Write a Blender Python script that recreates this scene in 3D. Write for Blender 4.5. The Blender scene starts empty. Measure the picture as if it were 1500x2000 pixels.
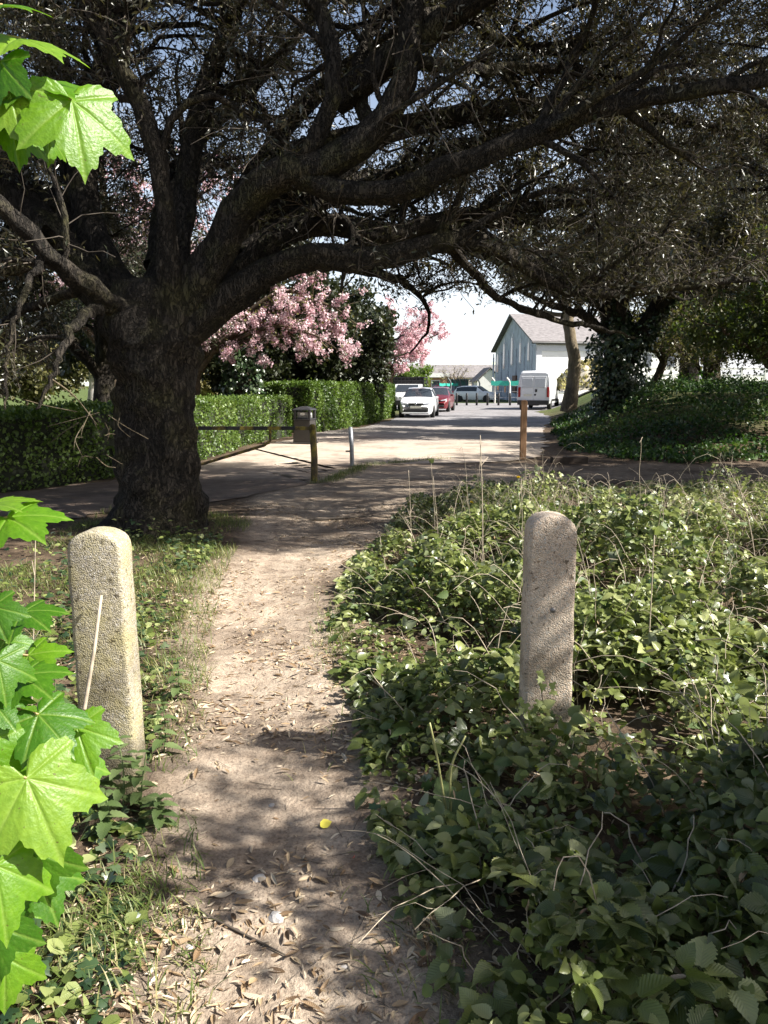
import bpy, bmesh, math, random
import numpy as np
from mathutils import Vector, Matrix
rng = np.random.default_rng(11)
random.seed(11)
S = bpy.context.scene
R_ = math.radians

# ------------------------------------------------------------------ camera
CAM_H, PITCH, FPX = 1.6, R_(9.0), 1570.0          # metres, downward tilt, focal length in photo pixels
cd = bpy.data.cameras.new('camera')
cam = bpy.data.objects.new('camera', cd)
S.collection.objects.link(cam)
cam.location = (0, 0, CAM_H)
cam.rotation_euler = (math.pi / 2 - PITCH, 0, 0)
cd.sensor_fit = 'VERTICAL'
cd.sensor_height = 24.0
cd.lens = 24.0 * FPX / 2000.0
cd.clip_start = 0.05
cd.clip_end = 6000
S.camera = cam

# ------------------------------------------------------------------ sky, sun, exposure
SUN_EL = R_(41.5)
_saz = R_(-14)                                       # sun to the right, a little behind the camera
SUN_DIR = Vector((math.cos(SUN_EL) * math.cos(_saz), math.cos(SUN_EL) * math.sin(_saz), math.sin(SUN_EL)))
w = bpy.data.worlds.new('World'); S.world = w; w.use_nodes = True
wn, wl = w.node_tree.nodes, w.node_tree.links
sky = wn.new('ShaderNodeTexSky'); sky.sky_type = 'NISHITA'; sky.sun_disc = False
sky.sun_elevation = SUN_EL; sky.sun_rotation = math.atan2(SUN_DIR.x, SUN_DIR.y)
sky.air_density = 1.0; sky.dust_density = 3.0; sky.ozone_density = 1.0
bg = wn['Background']; bg.inputs['Strength'].default_value = 0.05
# bright summer haze low in the sky, thinning upward
tc = wn.new('ShaderNodeTexCoord'); sx = wn.new('ShaderNodeSeparateXYZ'); wl.new(tc.outputs['Generated'], sx.inputs[0])
hr = wn.new('ShaderNodeValToRGB'); he = hr.color_ramp.elements
he[0].position = 0.0; he[0].color = (9.2, 9.3, 9.6, 1); he[1].position = 0.62; he[1].color = (0, 0, 0, 1)
q_ = he.new(.14); q_.color = (4.6, 4.9, 5.5, 1); q_ = he.new(.36); q_.color = (1.0, 1.2, 1.6, 1)
wl.new(sx.outputs['Z'], hr.inputs['Fac'])
ad = wn.new('ShaderNodeMix'); ad.data_type = 'RGBA'; ad.blend_type = 'ADD'; ad.inputs[0].default_value = 1.0
wl.new(sky.outputs['Color'], ad.inputs[6]); wl.new(hr.outputs['Color'], ad.inputs[7]); wl.new(ad.outputs[2], bg.inputs['Color'])
sd = bpy.data.lights.new('sun', 'SUN'); sd.energy = 5.0; sd.angle = R_(0.53); sd.color = (1.0, 0.955, 0.88)
so = bpy.data.objects.new('sun', sd); S.collection.objects.link(so)
so.rotation_euler = SUN_DIR.to_track_quat('Z', 'Y').to_euler(); so.location = (20, -5, 25)
S.view_settings.view_transform = 'Standard'; S.view_settings.look = 'None'
S.view_settings.gamma = 1.0; S.view_settings.use_curve_mapping = False
S.view_settings.exposure = 1.4
cy = S.cycles
cy.max_bounces = 6; cy.diffuse_bounces = 3; cy.glossy_bounces = 2; cy.transmission_bounces = 4
cy.caustics_reflective = False; cy.caustics_refractive = False

# ------------------------------------------------------------------ small maths
def at(px, py, Y):
    """point of the place seen at photo pixel px,py when it stands Y metres ahead"""
    a, b = (px - 750) / FPX, (1000 - py) / FPX
    dy = math.cos(PITCH) + b * math.sin(PITCH)
    dz = -math.sin(PITCH) + b * math.cos(PITCH)
    t = Y / dy
    return np.array([a * t, Y, CAM_H + dz * t])

def unit(v):
    v = np.asarray(v, float)
    return v / (np.linalg.norm(v, axis=-1, keepdims=True) + 1e-12)

def sstep(a, b, x):
    t = np.clip((np.asarray(x, float) - a) / (b - a), 0, 1)
    return t * t * (3 - 2 * t)

_ph = rng.uniform(0, 6.28, (4, 8)); _fr = rng.normal(0, 1, (4, 8, 2))
def wob(x, y, sc, k=0):
    """smooth pseudo noise, about -1..1"""
    x = np.asarray(x, float); y = np.asarray(y, float); s = 0
    for i in range(8):
        s = s + np.sin((x * _fr[k, i, 0] + y * _fr[k, i, 1]) * sc + _ph[k, i])
    return s / 3.2

def catmull(P, n):
    P = np.asarray(P, float)
    Q = np.vstack([2 * P[0] - P[1], P, 2 * P[-1] - P[-2]])
    out = []
    for i in range(len(P) - 1):
        p0, p1, p2, p3 = Q[i:i + 4]
        t = np.linspace(0, 1, n, endpoint=False)[:, None]
        out.append(.5 * (2 * p1 + (p2 - p0) * t + (2 * p0 - 5 * p1 + 4 * p2 - p3) * t ** 2 + (3 * p1 - p0 - 3 * p2 + p3) * t ** 3))
    out.append(P[-1:])
    return np.vstack(out)

def resample(P, K):
    P = np.asarray(P, float)
    d = np.concatenate([[0], np.cumsum(np.linalg.norm(np.diff(P[:, :3], axis=0), axis=1))])
    s = np.linspace(0, d[-1], K)
    return np.stack([np.interp(s, d, P[:, j]) for j in range(P.shape[1])], 1)

# ------------------------------------------------------------------ mesh accumulator
class Acc:
    def __init__(self):
        self.V, self.L, self.Z, self.M, self.U, self.A, self.S = [], [], [], [], [], [], []
        self.n = 0
    def raw(self, V, loops, sizes, mat=0, uv=None, rnd=None, smooth=True):
        V = np.asarray(V, float); loops = np.asarray(loops, np.int64); sizes = np.asarray(sizes, np.int64)
        self.V.append(V); self.L.append(loops + self.n); self.Z.append(sizes)
        self.M.append(np.full(len(sizes), mat)); self.S.append(np.full(len(sizes), smooth))
        self.U.append(np.zeros((len(loops), 2)) if uv is None else uv)
        self.A.append(np.full(len(V), .5) if rnd is None else np.asarray(rnd, float))
        self.n += len(V)
        return self
    def faces(self, V, F, mat=0, smooth=False, rnd=None, uv=None):
        return self.raw(V, [i for f in F for i in f], [len(f) for f in F], mat, uv, rnd, smooth)
    def box(self, c, s, mat=0, rz=0.0, taper=1.0, rx=0.0):
        x, y, z = [q / 2 for q in s]; t = taper
        V = np.array([(-x, -y, -z), (x, -y, -z), (x, y, -z), (-x, y, -z), (-x * t, -y * t, z), (x * t, -y * t, z), (x * t, y * t, z), (-x * t, y * t, z)])
        Mx = np.array(Matrix.Rotation(rz, 3, 'Z') @ Matrix.Rotation(rx, 3, 'X'))
        V = V @ Mx.T + np.asarray(c, float)
        return self.faces(V, [(3, 2, 1, 0), (4, 5, 6, 7), (0, 1, 5, 4), (1, 2, 6, 5), (2, 3, 7, 6), (3, 0, 4, 7)], mat)
    def prism(self, poly, d0, d1, axis='y', mat=0):
        """polygon in the plane across axis, extruded d0..d1"""
        n = len(poly); V = []
        for d in (d0, d1):
            for a, b in poly:
                V.append((a, d, b) if axis == 'y' else ((d, a, b) if axis == 'x' else (a, b, d)))
        F = [tuple(range(n)), tuple(range(2 * n - 1, n - 1, -1))]
        F += [((i + 1) % n, i, n + i, n + (i + 1) % n) for i in range(n)]
        return self.faces(np.array(V, float), F, mat)
    def lathe(self, prof, c=(0, 0, 0), n=16, mat=0, axis='z', smooth=True):
        k = len(prof); a = np.linspace(0, 2 * np.pi, n, endpoint=False); V = []
        for r, z in prof:
            for t in a:
                p = (r * math.cos(t), r * math.sin(t), z)
                V.append(p if axis == 'z' else ((p[2], p[0], p[1]) if axis == 'x' else (p[0], p[2], p[1])))
        F = [(i * n + j, i * n + (j + 1) % n, (i + 1) * n + (j + 1) % n, (i + 1) * n + j) for i in range(k - 1) for j in range(n)]
        if prof[0][0] > 1e-6: F.append(tuple(range(n - 1, -1, -1)))
        if prof[-1][0] > 1e-6: F.append(tuple((k - 1) * n + j for j in range(n)))
        return self.faces(np.array(V) + np.asarray(c, float), F, mat, smooth)
    def tubes(self, P, R, sides=4, mat=0, rnd=None, rough=0.0, cap=True):
        P = np.asarray(P, float); R = np.asarray(R, float)
        if P.ndim == 2: P = P[None]; R = R[None]
        N, k, _ = P.shape
        T = unit(np.gradient(P, axis=1))
        D = np.abs(P[:, -1] - P[:, 0]); ref = np.eye(3)[np.argmin(D, 1)][:, None, :]
        X = unit(np.cross(T, np.broadcast_to(ref, T.shape))); Y = np.cross(T, X)
        a = np.linspace(0, 2 * np.pi, sides, endpoint=False)
        RR = np.repeat(R[:, :, None], sides, 2)
        if rough:
            s = np.arange(k)[None, :, None] * .9; o = rng.uniform(0, 9, (N, 1, 1))
            RR = RR * (1 + rough * (np.sin(a * 3 + s * .35 + o) * .5 + np.sin(a * 5 - s * .6 + o * 2) * .35 + np.sin(a * 2 + s * 1.3 + o * 3) * .4) + rng.normal(0, rough * .25, RR.shape))
        V = P[:, :, None, :] + RR[..., None] * (np.cos(a)[None, None, :, None] * X[:, :, None, :] + np.sin(a)[None, None, :, None] * Y[:, :, None, :])
        i = np.arange(k - 1)[:, None] * sides; j = np.arange(sides)[None, :]; j2 = (j + 1) % sides
        F = np.stack([i + j, i + j2, i + sides + j2, i + sides + j], -1).reshape(-1, 4)
        Fa = (F[None] + (np.arange(N) * k * sides)[:, None, None]).reshape(-1, 4)
        uvq = np.zeros((len(Fa) * 4, 2))
        rn = None if rnd is None else np.repeat(rnd, k * sides)
        self.raw(V.reshape(-1, 3), Fa.ravel(), np.full(len(Fa), 4), mat, uvq, rn, True)
        if cap and N < 400:
            for q in range(N):
                b = self.n - N * k * sides + q * k * sides + (k - 1) * sides
                self.L.append(np.arange(b, b + sides)); self.Z.append(np.array([sides])); self.M.append(np.array([mat])); self.S.append(np.array([True])); self.U.append(np.zeros((sides, 2)))
        return self
    def leaves(self, T, pos, axis, nrm, scale, mat=0, rnd=None, wide=None):
        pos = np.asarray(pos, float); N = len(pos)
        if N == 0: return self
        a = unit(axis); x = unit(np.cross(a, nrm)); n = np.cross(x, a)
        s = np.broadcast_to(np.asarray(scale, float), (N,))[:, None, None]
        wd = np.ones(N) if wide is None else wide
        tv, tl, tz, tu = T
        V = pos[:, None] + s * (tv[None, :, 0, None] * wd[:, None, None] * x[:, None] + tv[None, :, 1, None] * a[:, None] + tv[None, :, 2, None] * n[:, None])
        m = len(tv)
        L = (tl[None] + (np.arange(N) * m)[:, None]).ravel()
        rn = rng.random(N) if rnd is None else rnd
        return self.raw(V.reshape(-1, 3), L, np.tile(tz, N), mat, np.tile(tu, (N, 1)), np.repeat(rn, m), True)
    def build(self, name, mats, parent=None, bevel=0.0, seg=2):
        me = bpy.data.meshes.new(name)
        V = np.vstack(self.V); L = np.concatenate(self.L); Z = np.concatenate(self.Z)
        me.vertices.add(len(V)); me.vertices.foreach_set('co', V.astype(np.float32).ravel())
        me.loops.add(len(L)); me.loops.foreach_set('vertex_index', L.astype(np.int32))
        me.polygons.add(len(Z)); me.polygons.foreach_set('loop_start', np.concatenate([[0], np.cumsum(Z)[:-1]]).astype(np.int32))
        me.polygons.foreach_set('material_index', np.concatenate(self.M).astype(np.int32))
        me.polygons.foreach_set('use_smooth', np.concatenate(self.S).astype(bool))
        uvl = me.uv_layers.new(name='UVMap'); uvl.data.foreach_set('uv', np.vstack(self.U).astype(np.float32).ravel())
        at_ = me.attributes.new('rnd', 'FLOAT', 'POINT'); at_.data.foreach_set('value', np.concatenate(self.A).astype(np.float32))
        me.update(calc_edges=True)
        for m in (mats if isinstance(mats, (list, tuple)) else [mats]): me.materials.append(m)
        o = bpy.data.objects.new(name, me); S.collection.objects.link(o)
        if parent is not None: o.parent = parent
        if bevel:
            b = o.modifiers.new('bevel', 'BEVEL'); b.width = bevel; b.segments = seg; b.limit_method = 'ANGLE'; b.angle_limit = R_(40)
        return o

def tag(o, label=None, cat=None, group=None, kind=None):
    if label: o['label'] = label
    if cat: o['category'] = cat
    if group: o['group'] = group
    if kind: o['kind'] = kind
    return o

def thing(name, loc, label, cat, group=None, rz=0.0):
    o = bpy.data.objects.new(name, None); S.collection.objects.link(o)
    o.location = tuple(float(q) for q in loc); o.rotation_euler = (0, 0, rz); o.empty_display_size = .2
    return tag(o, label, cat, group)

def kids(o): return [c for c in S.collection.objects if c.parent == o]
def copy_tree(o, parent=None):
    c = o.copy(); S.collection.objects.link(c)
    if parent is not None: c.parent = parent
    for ch in [q for q in list(S.collection.objects) if q.parent == o]: copy_tree(ch, c)
    return c

# ------------------------------------------------------------------ materials
def nodes(name):
    m = bpy.data.materials.new(name); m.use_nodes = True
    n, l = m.node_tree.nodes, m.node_tree.links
    return m, n, l, n['Principled BSDF']

def ramp(n, stops, interp='LINEAR'):
    r = n.new('ShaderNodeValToRGB'); e = r.color_ramp.elements; r.color_ramp.interpolation = interp
    while len(e) > 1: e.remove(e[-1])
    e[0].position = stops[0][0]; e[0].color = (*stops[0][1], 1)
    for p, c in stops[1:]:
        q = e.new(p); q.color = (*c, 1)
    return r

def noise(n, l, scale, detail=4, rough=.6, vec=None):
    t = n.new('ShaderNodeTexNoise'); t.inputs['Scale'].default_value = scale; t.inputs['Detail'].default_value = detail; t.inputs['Roughness'].default_value = rough
    if vec is not None: l.new(vec, t.inputs['Vector'])
    return t

def coords(n, l, sc=(1, 1, 1)):
    c = n.new('ShaderNodeTexCoord'); mp = n.new('ShaderNodeMapping'); mp.inputs['Scale'].default_value = sc
    l.new(c.outputs['Object'], mp.inputs['Vector']); return mp.outputs['Vector']

def mixc(n, l, f, a, b, mode='MIX'):
    m = n.new('ShaderNodeMix'); m.data_type = 'RGBA'; m.blend_type = mode
    for s, v in ((0, f), (6, a), (7, b)):
        if isinstance(v, (int, float)): m.inputs[s].default_value = v
        elif isinstance(v, tuple): m.inputs[s].default_value = (*v, 1)
        else: l.new(v, m.inputs[s])
    return m.outputs[2]

def bump(n, l, h, b, strength=.5, dist=.02, prev=None):
    k = n.new('ShaderNodeBump'); k.inputs['Strength'].default_value = strength; k.inputs['Distance'].default_value = dist
    l.new(h, k.inputs['Height'])
    if prev is not None: l.new(prev, k.inputs['Normal'])
    if b is not None: l.new(k.outputs['Normal'], b.inputs['Normal'])
    return k.outputs['Normal']

def plain(name, col, rough=.55, metal=0.0, var=.18, scale=9.0, bmp=0.0, spec=.5, coat=0.0):
    m, n, l, b = nodes(name)
    t = noise(n, l, scale, 5, .65, coords(n, l))
    r = ramp(n, [(.3, tuple(c * (1 - var) for c in col)), (.7, tuple(min(1, c * (1 + var)) for c in col))])
    l.new(t.outputs['Fac'], r.inputs['Fac']); l.new(r.outputs['Color'], b.inputs['Base Color'])
    b.inputs['Roughness'].default_value = rough; b.inputs['Metallic'].default_value = metal
    b.inputs['Specular IOR Level'].default_value = spec; b.inputs['Coat Weight'].default_value = coat
    if bmp: bump(n, l, noise(n, l, scale * 6, 5, .7, coords(n, l)).outputs['Fac'], b, bmp, .01)
    return m

def leaf_mat(name, cols, rough=.45, trans=.3, back=None, veins=False, tint=(1.25, 1.3, .6), spec=.5, blotch=0.0):
    m, n, l, b = nodes(name)
    a = n.new('ShaderNodeAttribute'); a.attribute_name = 'rnd'
    r = ramp(n, [(i / max(1, len(cols) - 1), c) for i, c in enumerate(cols)])
    l.new(a.outputs['Fac'], r.inputs['Fac']); col = r.outputs['Color']
    if blotch:
        bl = noise(n, l, 60, 4, .7, coords(n, l))
        col = mixc(n, l, blotch, col, bl.outputs['Color'], 'OVERLAY')
    if veins:
        u = n.new('ShaderNodeUVMap'); sp = n.new('ShaderNodeSeparateXYZ'); l.new(u.outputs['UV'], sp.inputs[0])
        ab = n.new('ShaderNodeMath'); ab.operation = 'ABSOLUTE'; l.new(sp.outputs['X'], ab.inputs[0])
        ma = n.new('ShaderNodeMath'); ma.operation = 'MULTIPLY_ADD'; ma.inputs[1].default_value = -1.1; l.new(ab.outputs[0], ma.inputs[0]); l.new(sp.outputs['Y'], ma.inputs[2])
        mu = n.new('ShaderNodeMath'); mu.operation = 'MULTIPLY'; mu.inputs[1].default_value = 9.0; l.new(ma.outputs[0], mu.inputs[0])
        pp = n.new('ShaderNodeMath'); pp.operation = 'PINGPONG'; pp.inputs[1].default_value = .5; l.new(mu.outputs[0], pp.inputs[0])
        mid = n.new('ShaderNodeMath'); mid.operation = 'MULTIPLY'; mid.inputs[1].default_value = 14.0; l.new(ab.outputs[0], mid.inputs[0])
        mn = n.new('ShaderNodeMath'); mn.operation = 'MINIMUM'; l.new(mid.outputs[0], mn.inputs[0]); l.new(pp.outputs[0], mn.inputs[1])
        bump(n, l, mn.outputs[0], b, .3, .005)
        vr = ramp(n, [(.0, (1.25, 1.22, 1.0)), (.12, (1, 1, 1))]); l.new(mn.outputs[0], vr.inputs['Fac'])
        col = mixc(n, l, 1.0, col, vr.outputs['Color'], 'MULTIPLY')
    if back is not None:
        g = n.new('ShaderNodeNewGeometry'); col = mixc(n, l, g.outputs['Backfacing'], col, back)
    l.new(col, b.inputs['Base Color']); b.inputs['Roughness'].default_value = rough; b.inputs['Specular IOR Level'].default_value = spec
    if trans:
        tr = n.new('ShaderNodeBsdfTranslucent'); l.new(mixc(n, l, 1.0, col, tint, 'MULTIPLY'), tr.inputs['Color'])
        mx = n.new('ShaderNodeMixShader'); mx.inputs['Fac'].default_value = trans
        l.new(b.outputs[0], mx.inputs[1]); l.new(tr.outputs[0], mx.inputs[2])
        l.new(mx.outputs[0], n['Material Output'].inputs['Surface'])
    return m

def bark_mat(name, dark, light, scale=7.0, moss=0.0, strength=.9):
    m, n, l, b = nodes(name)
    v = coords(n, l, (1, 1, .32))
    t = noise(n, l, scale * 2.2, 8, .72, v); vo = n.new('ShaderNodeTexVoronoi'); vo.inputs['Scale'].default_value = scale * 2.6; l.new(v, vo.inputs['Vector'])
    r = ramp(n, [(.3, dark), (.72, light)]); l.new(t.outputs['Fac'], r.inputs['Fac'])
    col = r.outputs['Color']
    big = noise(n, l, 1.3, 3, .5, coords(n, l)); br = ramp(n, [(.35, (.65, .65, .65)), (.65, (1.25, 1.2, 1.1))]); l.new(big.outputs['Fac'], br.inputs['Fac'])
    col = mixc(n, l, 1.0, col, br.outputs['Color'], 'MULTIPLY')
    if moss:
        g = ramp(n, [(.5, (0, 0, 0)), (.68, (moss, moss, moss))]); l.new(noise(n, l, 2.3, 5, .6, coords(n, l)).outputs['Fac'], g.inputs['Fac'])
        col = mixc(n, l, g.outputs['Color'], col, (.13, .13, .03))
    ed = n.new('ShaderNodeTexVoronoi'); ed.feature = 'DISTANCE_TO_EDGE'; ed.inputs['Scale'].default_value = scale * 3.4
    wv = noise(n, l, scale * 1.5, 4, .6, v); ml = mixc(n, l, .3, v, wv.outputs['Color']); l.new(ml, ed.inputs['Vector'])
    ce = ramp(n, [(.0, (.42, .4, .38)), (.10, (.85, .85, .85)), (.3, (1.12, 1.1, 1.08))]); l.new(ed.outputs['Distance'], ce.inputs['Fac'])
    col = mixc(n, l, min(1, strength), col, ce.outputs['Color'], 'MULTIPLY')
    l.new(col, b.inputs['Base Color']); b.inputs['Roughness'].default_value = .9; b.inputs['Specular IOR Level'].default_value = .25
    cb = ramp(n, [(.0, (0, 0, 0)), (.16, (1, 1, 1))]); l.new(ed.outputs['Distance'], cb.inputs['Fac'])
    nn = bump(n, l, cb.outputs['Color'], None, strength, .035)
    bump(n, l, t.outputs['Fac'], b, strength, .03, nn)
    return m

def soil_mat():
    m, n, l, b = nodes('soil')
    v = coords(n, l)
    a = n.new('ShaderNodeAttribute'); a.attribute_name = 'path'
    g = n.new('ShaderNodeAttribute'); g.attribute_name = 'grassy'
    big = noise(n, l, .9, 5, .6, v); mid = noise(n, l, 7, 6, .65, v); fine = noise(n, l, 70, 5, .7, v)
    r1 = ramp(n, [(.3, (.25, .195, .15)), (.5, (.37, .305, .24)), (.72, (.48, .405, .325))]); l.new(mid.outputs['Fac'], r1.inputs['Fac'])
    r2 = ramp(n, [(.3, (.05, .037, .026)), (.7, (.17, .125, .085))]); l.new(mid.outputs['Fac'], r2.inputs['Fac'])
    c = mixc(n, l, a.outputs['Fac'], r2.outputs['Color'], r1.outputs['Color'])
    rb = ramp(n, [(.34, (.50, .46, .43)), (.5, (.9, .88, .86)), (.64, (1.1, 1.08, 1.05))]); l.new(big.outputs['Fac'], rb.inputs['Fac'])
    c = mixc(n, l, 1.0, c, rb.outputs['Color'], 'MULTIPLY')
    rf = ramp(n, [(.34, (.6, .57, .55)), (.52, (1, 1, 1)), (.72, (1.18, 1.16, 1.12))]); l.new(fine.outputs['Fac'], rf.inputs['Fac'])
    c = mixc(n, l, 1.0, c, rf.outputs['Color'], 'MULTIPLY')
    vo = n.new('ShaderNodeTexVoronoi'); vo.inputs['Scale'].default_value = 55; l.new(v, vo.inputs['Vector'])
    sp = ramp(n, [(.0, (1, 1, 1)), (.12, (0, 0, 0))]); l.new(vo.outputs['Distance'], sp.inputs['Fac'])
    c = mixc(n, l, sp.outputs['Color'], c, (.34, .3, .26))
    gr = ramp(n, [(.35, (.035, .06, .015)), (.65, (.12, .15, .045))]); l.new(noise(n, l, 2.5, 6, .7, v).outputs['Fac'], gr.inputs['Fac'])
    c = mixc(n, l, g.outputs['Fac'], c, gr.outputs['Color'])
    l.new(c, b.inputs['Base Color']); b.inputs['Roughness'].default_value = .95; b.inputs['Specular IOR Level'].default_value = .15
    n1 = bump(n, l, mid.outputs['Fac'], None, .7, .05)
    n2 = bump(n, l, fine.outputs['Fac'], None, .6, .012, n1)
    bump(n, l, sp.outputs['Color'], b, .5, .006, n2)
    return m

def road_mat():
    m, n, l, b = nodes('lane_surface')
    v = coords(n, l)
    s = n.new('ShaderNodeSeparateXYZ'); l.new(v, s.inputs[0])
    mr = n.new('ShaderNodeMapRange'); mr.inputs['From Min'].default_value = 21; mr.inputs['From Max'].default_value = 36
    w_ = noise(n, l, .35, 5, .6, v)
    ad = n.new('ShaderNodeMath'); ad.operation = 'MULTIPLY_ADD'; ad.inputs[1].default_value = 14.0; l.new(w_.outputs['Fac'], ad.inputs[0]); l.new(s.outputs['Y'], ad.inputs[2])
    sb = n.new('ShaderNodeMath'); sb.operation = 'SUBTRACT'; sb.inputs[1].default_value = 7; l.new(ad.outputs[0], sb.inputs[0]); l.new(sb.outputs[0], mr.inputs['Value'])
    t = noise(n, l, 5, 7, .7, v)
    d = ramp(n, [(.3, (.33, .27, .21)), (.7, (.50, .42, .34))]); l.new(t.outputs['Fac'], d.inputs['Fac'])
    a = ramp(n, [(.3, (.15, .145, .15)), (.7, (.27, .26, .265))]); l.new(t.outputs['Fac'], a.inputs['Fac'])
    c = mixc(n, l, mr.outputs[0], d.outputs['Color'], a.outputs['Color'])
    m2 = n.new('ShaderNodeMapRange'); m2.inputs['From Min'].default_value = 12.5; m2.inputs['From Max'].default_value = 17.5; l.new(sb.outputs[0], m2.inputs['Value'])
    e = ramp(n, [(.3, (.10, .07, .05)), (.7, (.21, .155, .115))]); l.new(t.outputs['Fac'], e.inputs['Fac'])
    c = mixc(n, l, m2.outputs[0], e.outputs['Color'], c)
    pb = ramp(n, [(.36, (.62, .6, .58)), (.5, (1, 1, 1)), (.66, (1.12, 1.1, 1.08))]); l.new(noise(n, l, .8, 6, .7, v).outputs['Fac'], pb.inputs['Fac']); c = mixc(n, l, 1.0, c, pb.outputs['Color'], 'MULTIPLY')
    l.new(c, b.inputs['Base Color']); b.inputs['Roughness'].default_value = .9
    bump(n, l, noise(n, l, 40, 4, .7, v).outputs['Fac'], b, .5, .015)
    return m

def concrete_mat(name, tone, lichen, amt):
    m, n, l, b = nodes(name)
    v = coords(n, l)
    vo = n.new('ShaderNodeTexVoronoi'); vo.inputs['Scale'].default_value = 190; l.new(v, vo.inputs['Vector'])
    sx = n.new('ShaderNodeSeparateColor'); l.new(vo.outputs['Color'], sx.inputs[0])
    r = ramp(n, [(.0, tuple(c * .6 for c in tone)), (.3, tone), (.6, tuple(c * 1.15 for c in tone)), (.9, (.40, .37, .32)), (1, (.5, .48, .44))]); l.new(sx.outputs[0], r.inputs['Fac'])
    c = r.outputs['Color']
    t = noise(n, l, 9, 6, .65, v)
    li = ramp(n, [(.42, (0, 0, 0)), (.62, (amt, amt, amt))]); l.new(t.outputs['Fac'], li.inputs['Fac'])
    c = mixc(n, l, li.outputs['Color'], c, lichen)
    sz = n.new('ShaderNodeSeparateXYZ'); l.new(v, sz.inputs[0]); gz = n.new('ShaderNodeMath'); gz.operation = 'MULTIPLY_ADD'; gz.inputs[1].default_value = .55; l.new(t.outputs['Fac'], gz.inputs[0]); l.new(sz.outputs['Z'], gz.inputs[2])
    mg = ramp(n, [(.38, (.8, .8, .8)), (.58, (0, 0, 0))]); l.new(gz.outputs[0], mg.inputs['Fac'])
    c = mixc(n, l, mg.outputs['Color'], c, (.10, .085, .05))
    pt = noise(n, l, 45, 3, .5, v); pr = ramp(n, [(.30, (.35, .33, .3)), (.38, (1, 1, 1))]); l.new(pt.outputs['Fac'], pr.inputs['Fac']); c = mixc(n, l, 1.0, c, pr.outputs['Color'], 'MULTIPLY')
    st = noise(n, l, 3.2, 4, .6, v); sr = ramp(n, [(.36, (.62, .60, .56)), (.48, (.94, .93, .92)), (.62, (1.08, 1.08, 1.08))]); l.new(st.outputs['Fac'], sr.inputs['Fac'])
    c = mixc(n, l, 1.0, c, sr.outputs['Color'], 'MULTIPLY')
    l.new(c, b.inputs['Base Color']); b.inputs['Roughness'].default_value = .9; b.inputs['Specular IOR Level'].default_value = .25
    dn = n.new('ShaderNodeMath'); dn.operation = 'MULTIPLY'; dn.inputs[1].default_value = -1; l.new(vo.outputs['Distance'], dn.inputs[0])
    n1 = bump(n, l, dn.outputs[0], None, .6, .006)
    bump(n, l, noise(n, l, 30, 5, .7, v).outputs['Fac'], b, .6, .012, n1)
    return m

M = {}
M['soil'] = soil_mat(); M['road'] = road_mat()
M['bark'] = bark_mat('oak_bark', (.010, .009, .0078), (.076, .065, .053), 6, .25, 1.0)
M['bark_pale'] = bark_mat('pale_bark', (.10, .08, .055), (.30, .25, .18), 4, .2, .5)
M['bark_mid'] = bark_mat('brown_bark', (.05, .038, .028), (.18, .14, .10), 6, .3, .7)
M['bark_grey'] = bark_mat('grey_bark', (.30, .28, .26), (.62, .6, .57), 4, .0, .4)
M['twig'] = plain('twig', (.075, .06, .045), .85)
M['cane'] = plain('dry_cane', (.36, .30, .22), .7, var=.35, scale=25)
M['ilex'] = leaf_mat('holm_oak_leaf', [(.014, .018, .008), (.028, .031, .012), (.05, .052, .02), (.10, .088, .04)], .34, .2, (.085, .08, .055), spec=.7, tint=(1.4, 1.35, .6))
M['ilex_far'] = leaf_mat('evergreen_leaf', [(.018, .025, .012), (.035, .045, .02), (.06, .065, .03)], .4, .2, spec=.5)
M['olive'] = leaf_mat('olive_leaf', [(.05, .055, .02), (.10, .095, .035), (.15, .14, .05)], .45, .3)
M['spring'] = leaf_mat('spring_leaf', [(.06, .11, .015), (.11, .17, .03), (.17, .23, .05)], .45, .4)
M['spring_dull'] = leaf_mat('dull_spring_leaf', [(.035, .06, .012), (.07, .10, .02), (.11, .13, .035)], .45, .35)
M['straw'] = leaf_mat('straw_leaf', [(.22, .19, .09), (.36, .32, .16), (.48, .44, .26)], .7, .3)
M['hedge'] = leaf_mat('hedge_leaf', [(.045, .085, .014), (.075, .13, .02), (.12, .19, .035), (.19, .26, .07)], .45, .3)
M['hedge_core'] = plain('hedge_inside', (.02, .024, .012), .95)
M['ivy'] = leaf_mat('ivy_leaf', [(.012, .028, .010), (.025, .05, .018), (.045, .08, .03), (.10, .13, .07)], .3, .12, spec=.7)
M['bramble'] = leaf_mat('bramble_leaf', [(.04, .06, .016), (.13, .165, .045), (.27, .30, .11), (.46, .48, .27)], .30, .28, (.21, .24, .15), True, spec=.6)
M['bramble_lite'] = leaf_mat('small_leaf', [(.08, .12, .025), (.20, .245, .07), (.36, .40, .17)], .42, .35, (.22, .26, .13), True)
M['nettle'] = leaf_mat('nettle_leaf', [(.06, .10, .03), (.10, .15, .05), (.15, .20, .08)], .55, .3, None, True)
M['grass'] = leaf_mat('grass_blade', [(.06, .10, .018), (.11, .16, .035), (.20, .22, .07), (.42, .36, .19)], .5, .35)
M['fern'] = leaf_mat('bank_leaf', [(.014, .036, .010), (.032, .078, .016), (.065, .13, .03), (.16, .18, .07)], .45, .3)
M['dead'] = leaf_mat('fallen_leaf', [(.09, .055, .03), (.21, .135, .075), (.35, .25, .15), (.49, .39, .265), (.62, .54, .42)], .55, .12, (.46, .38, .28), True, (1.2, 1, .7))
M['pink'] = leaf_mat('cherry_petal', [(.46, .26, .30), (.69, .48, .52), (.82, .67, .69), (.87, .80, .81)], .6, .35, None, False, (1.05, .9, .95))
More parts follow.
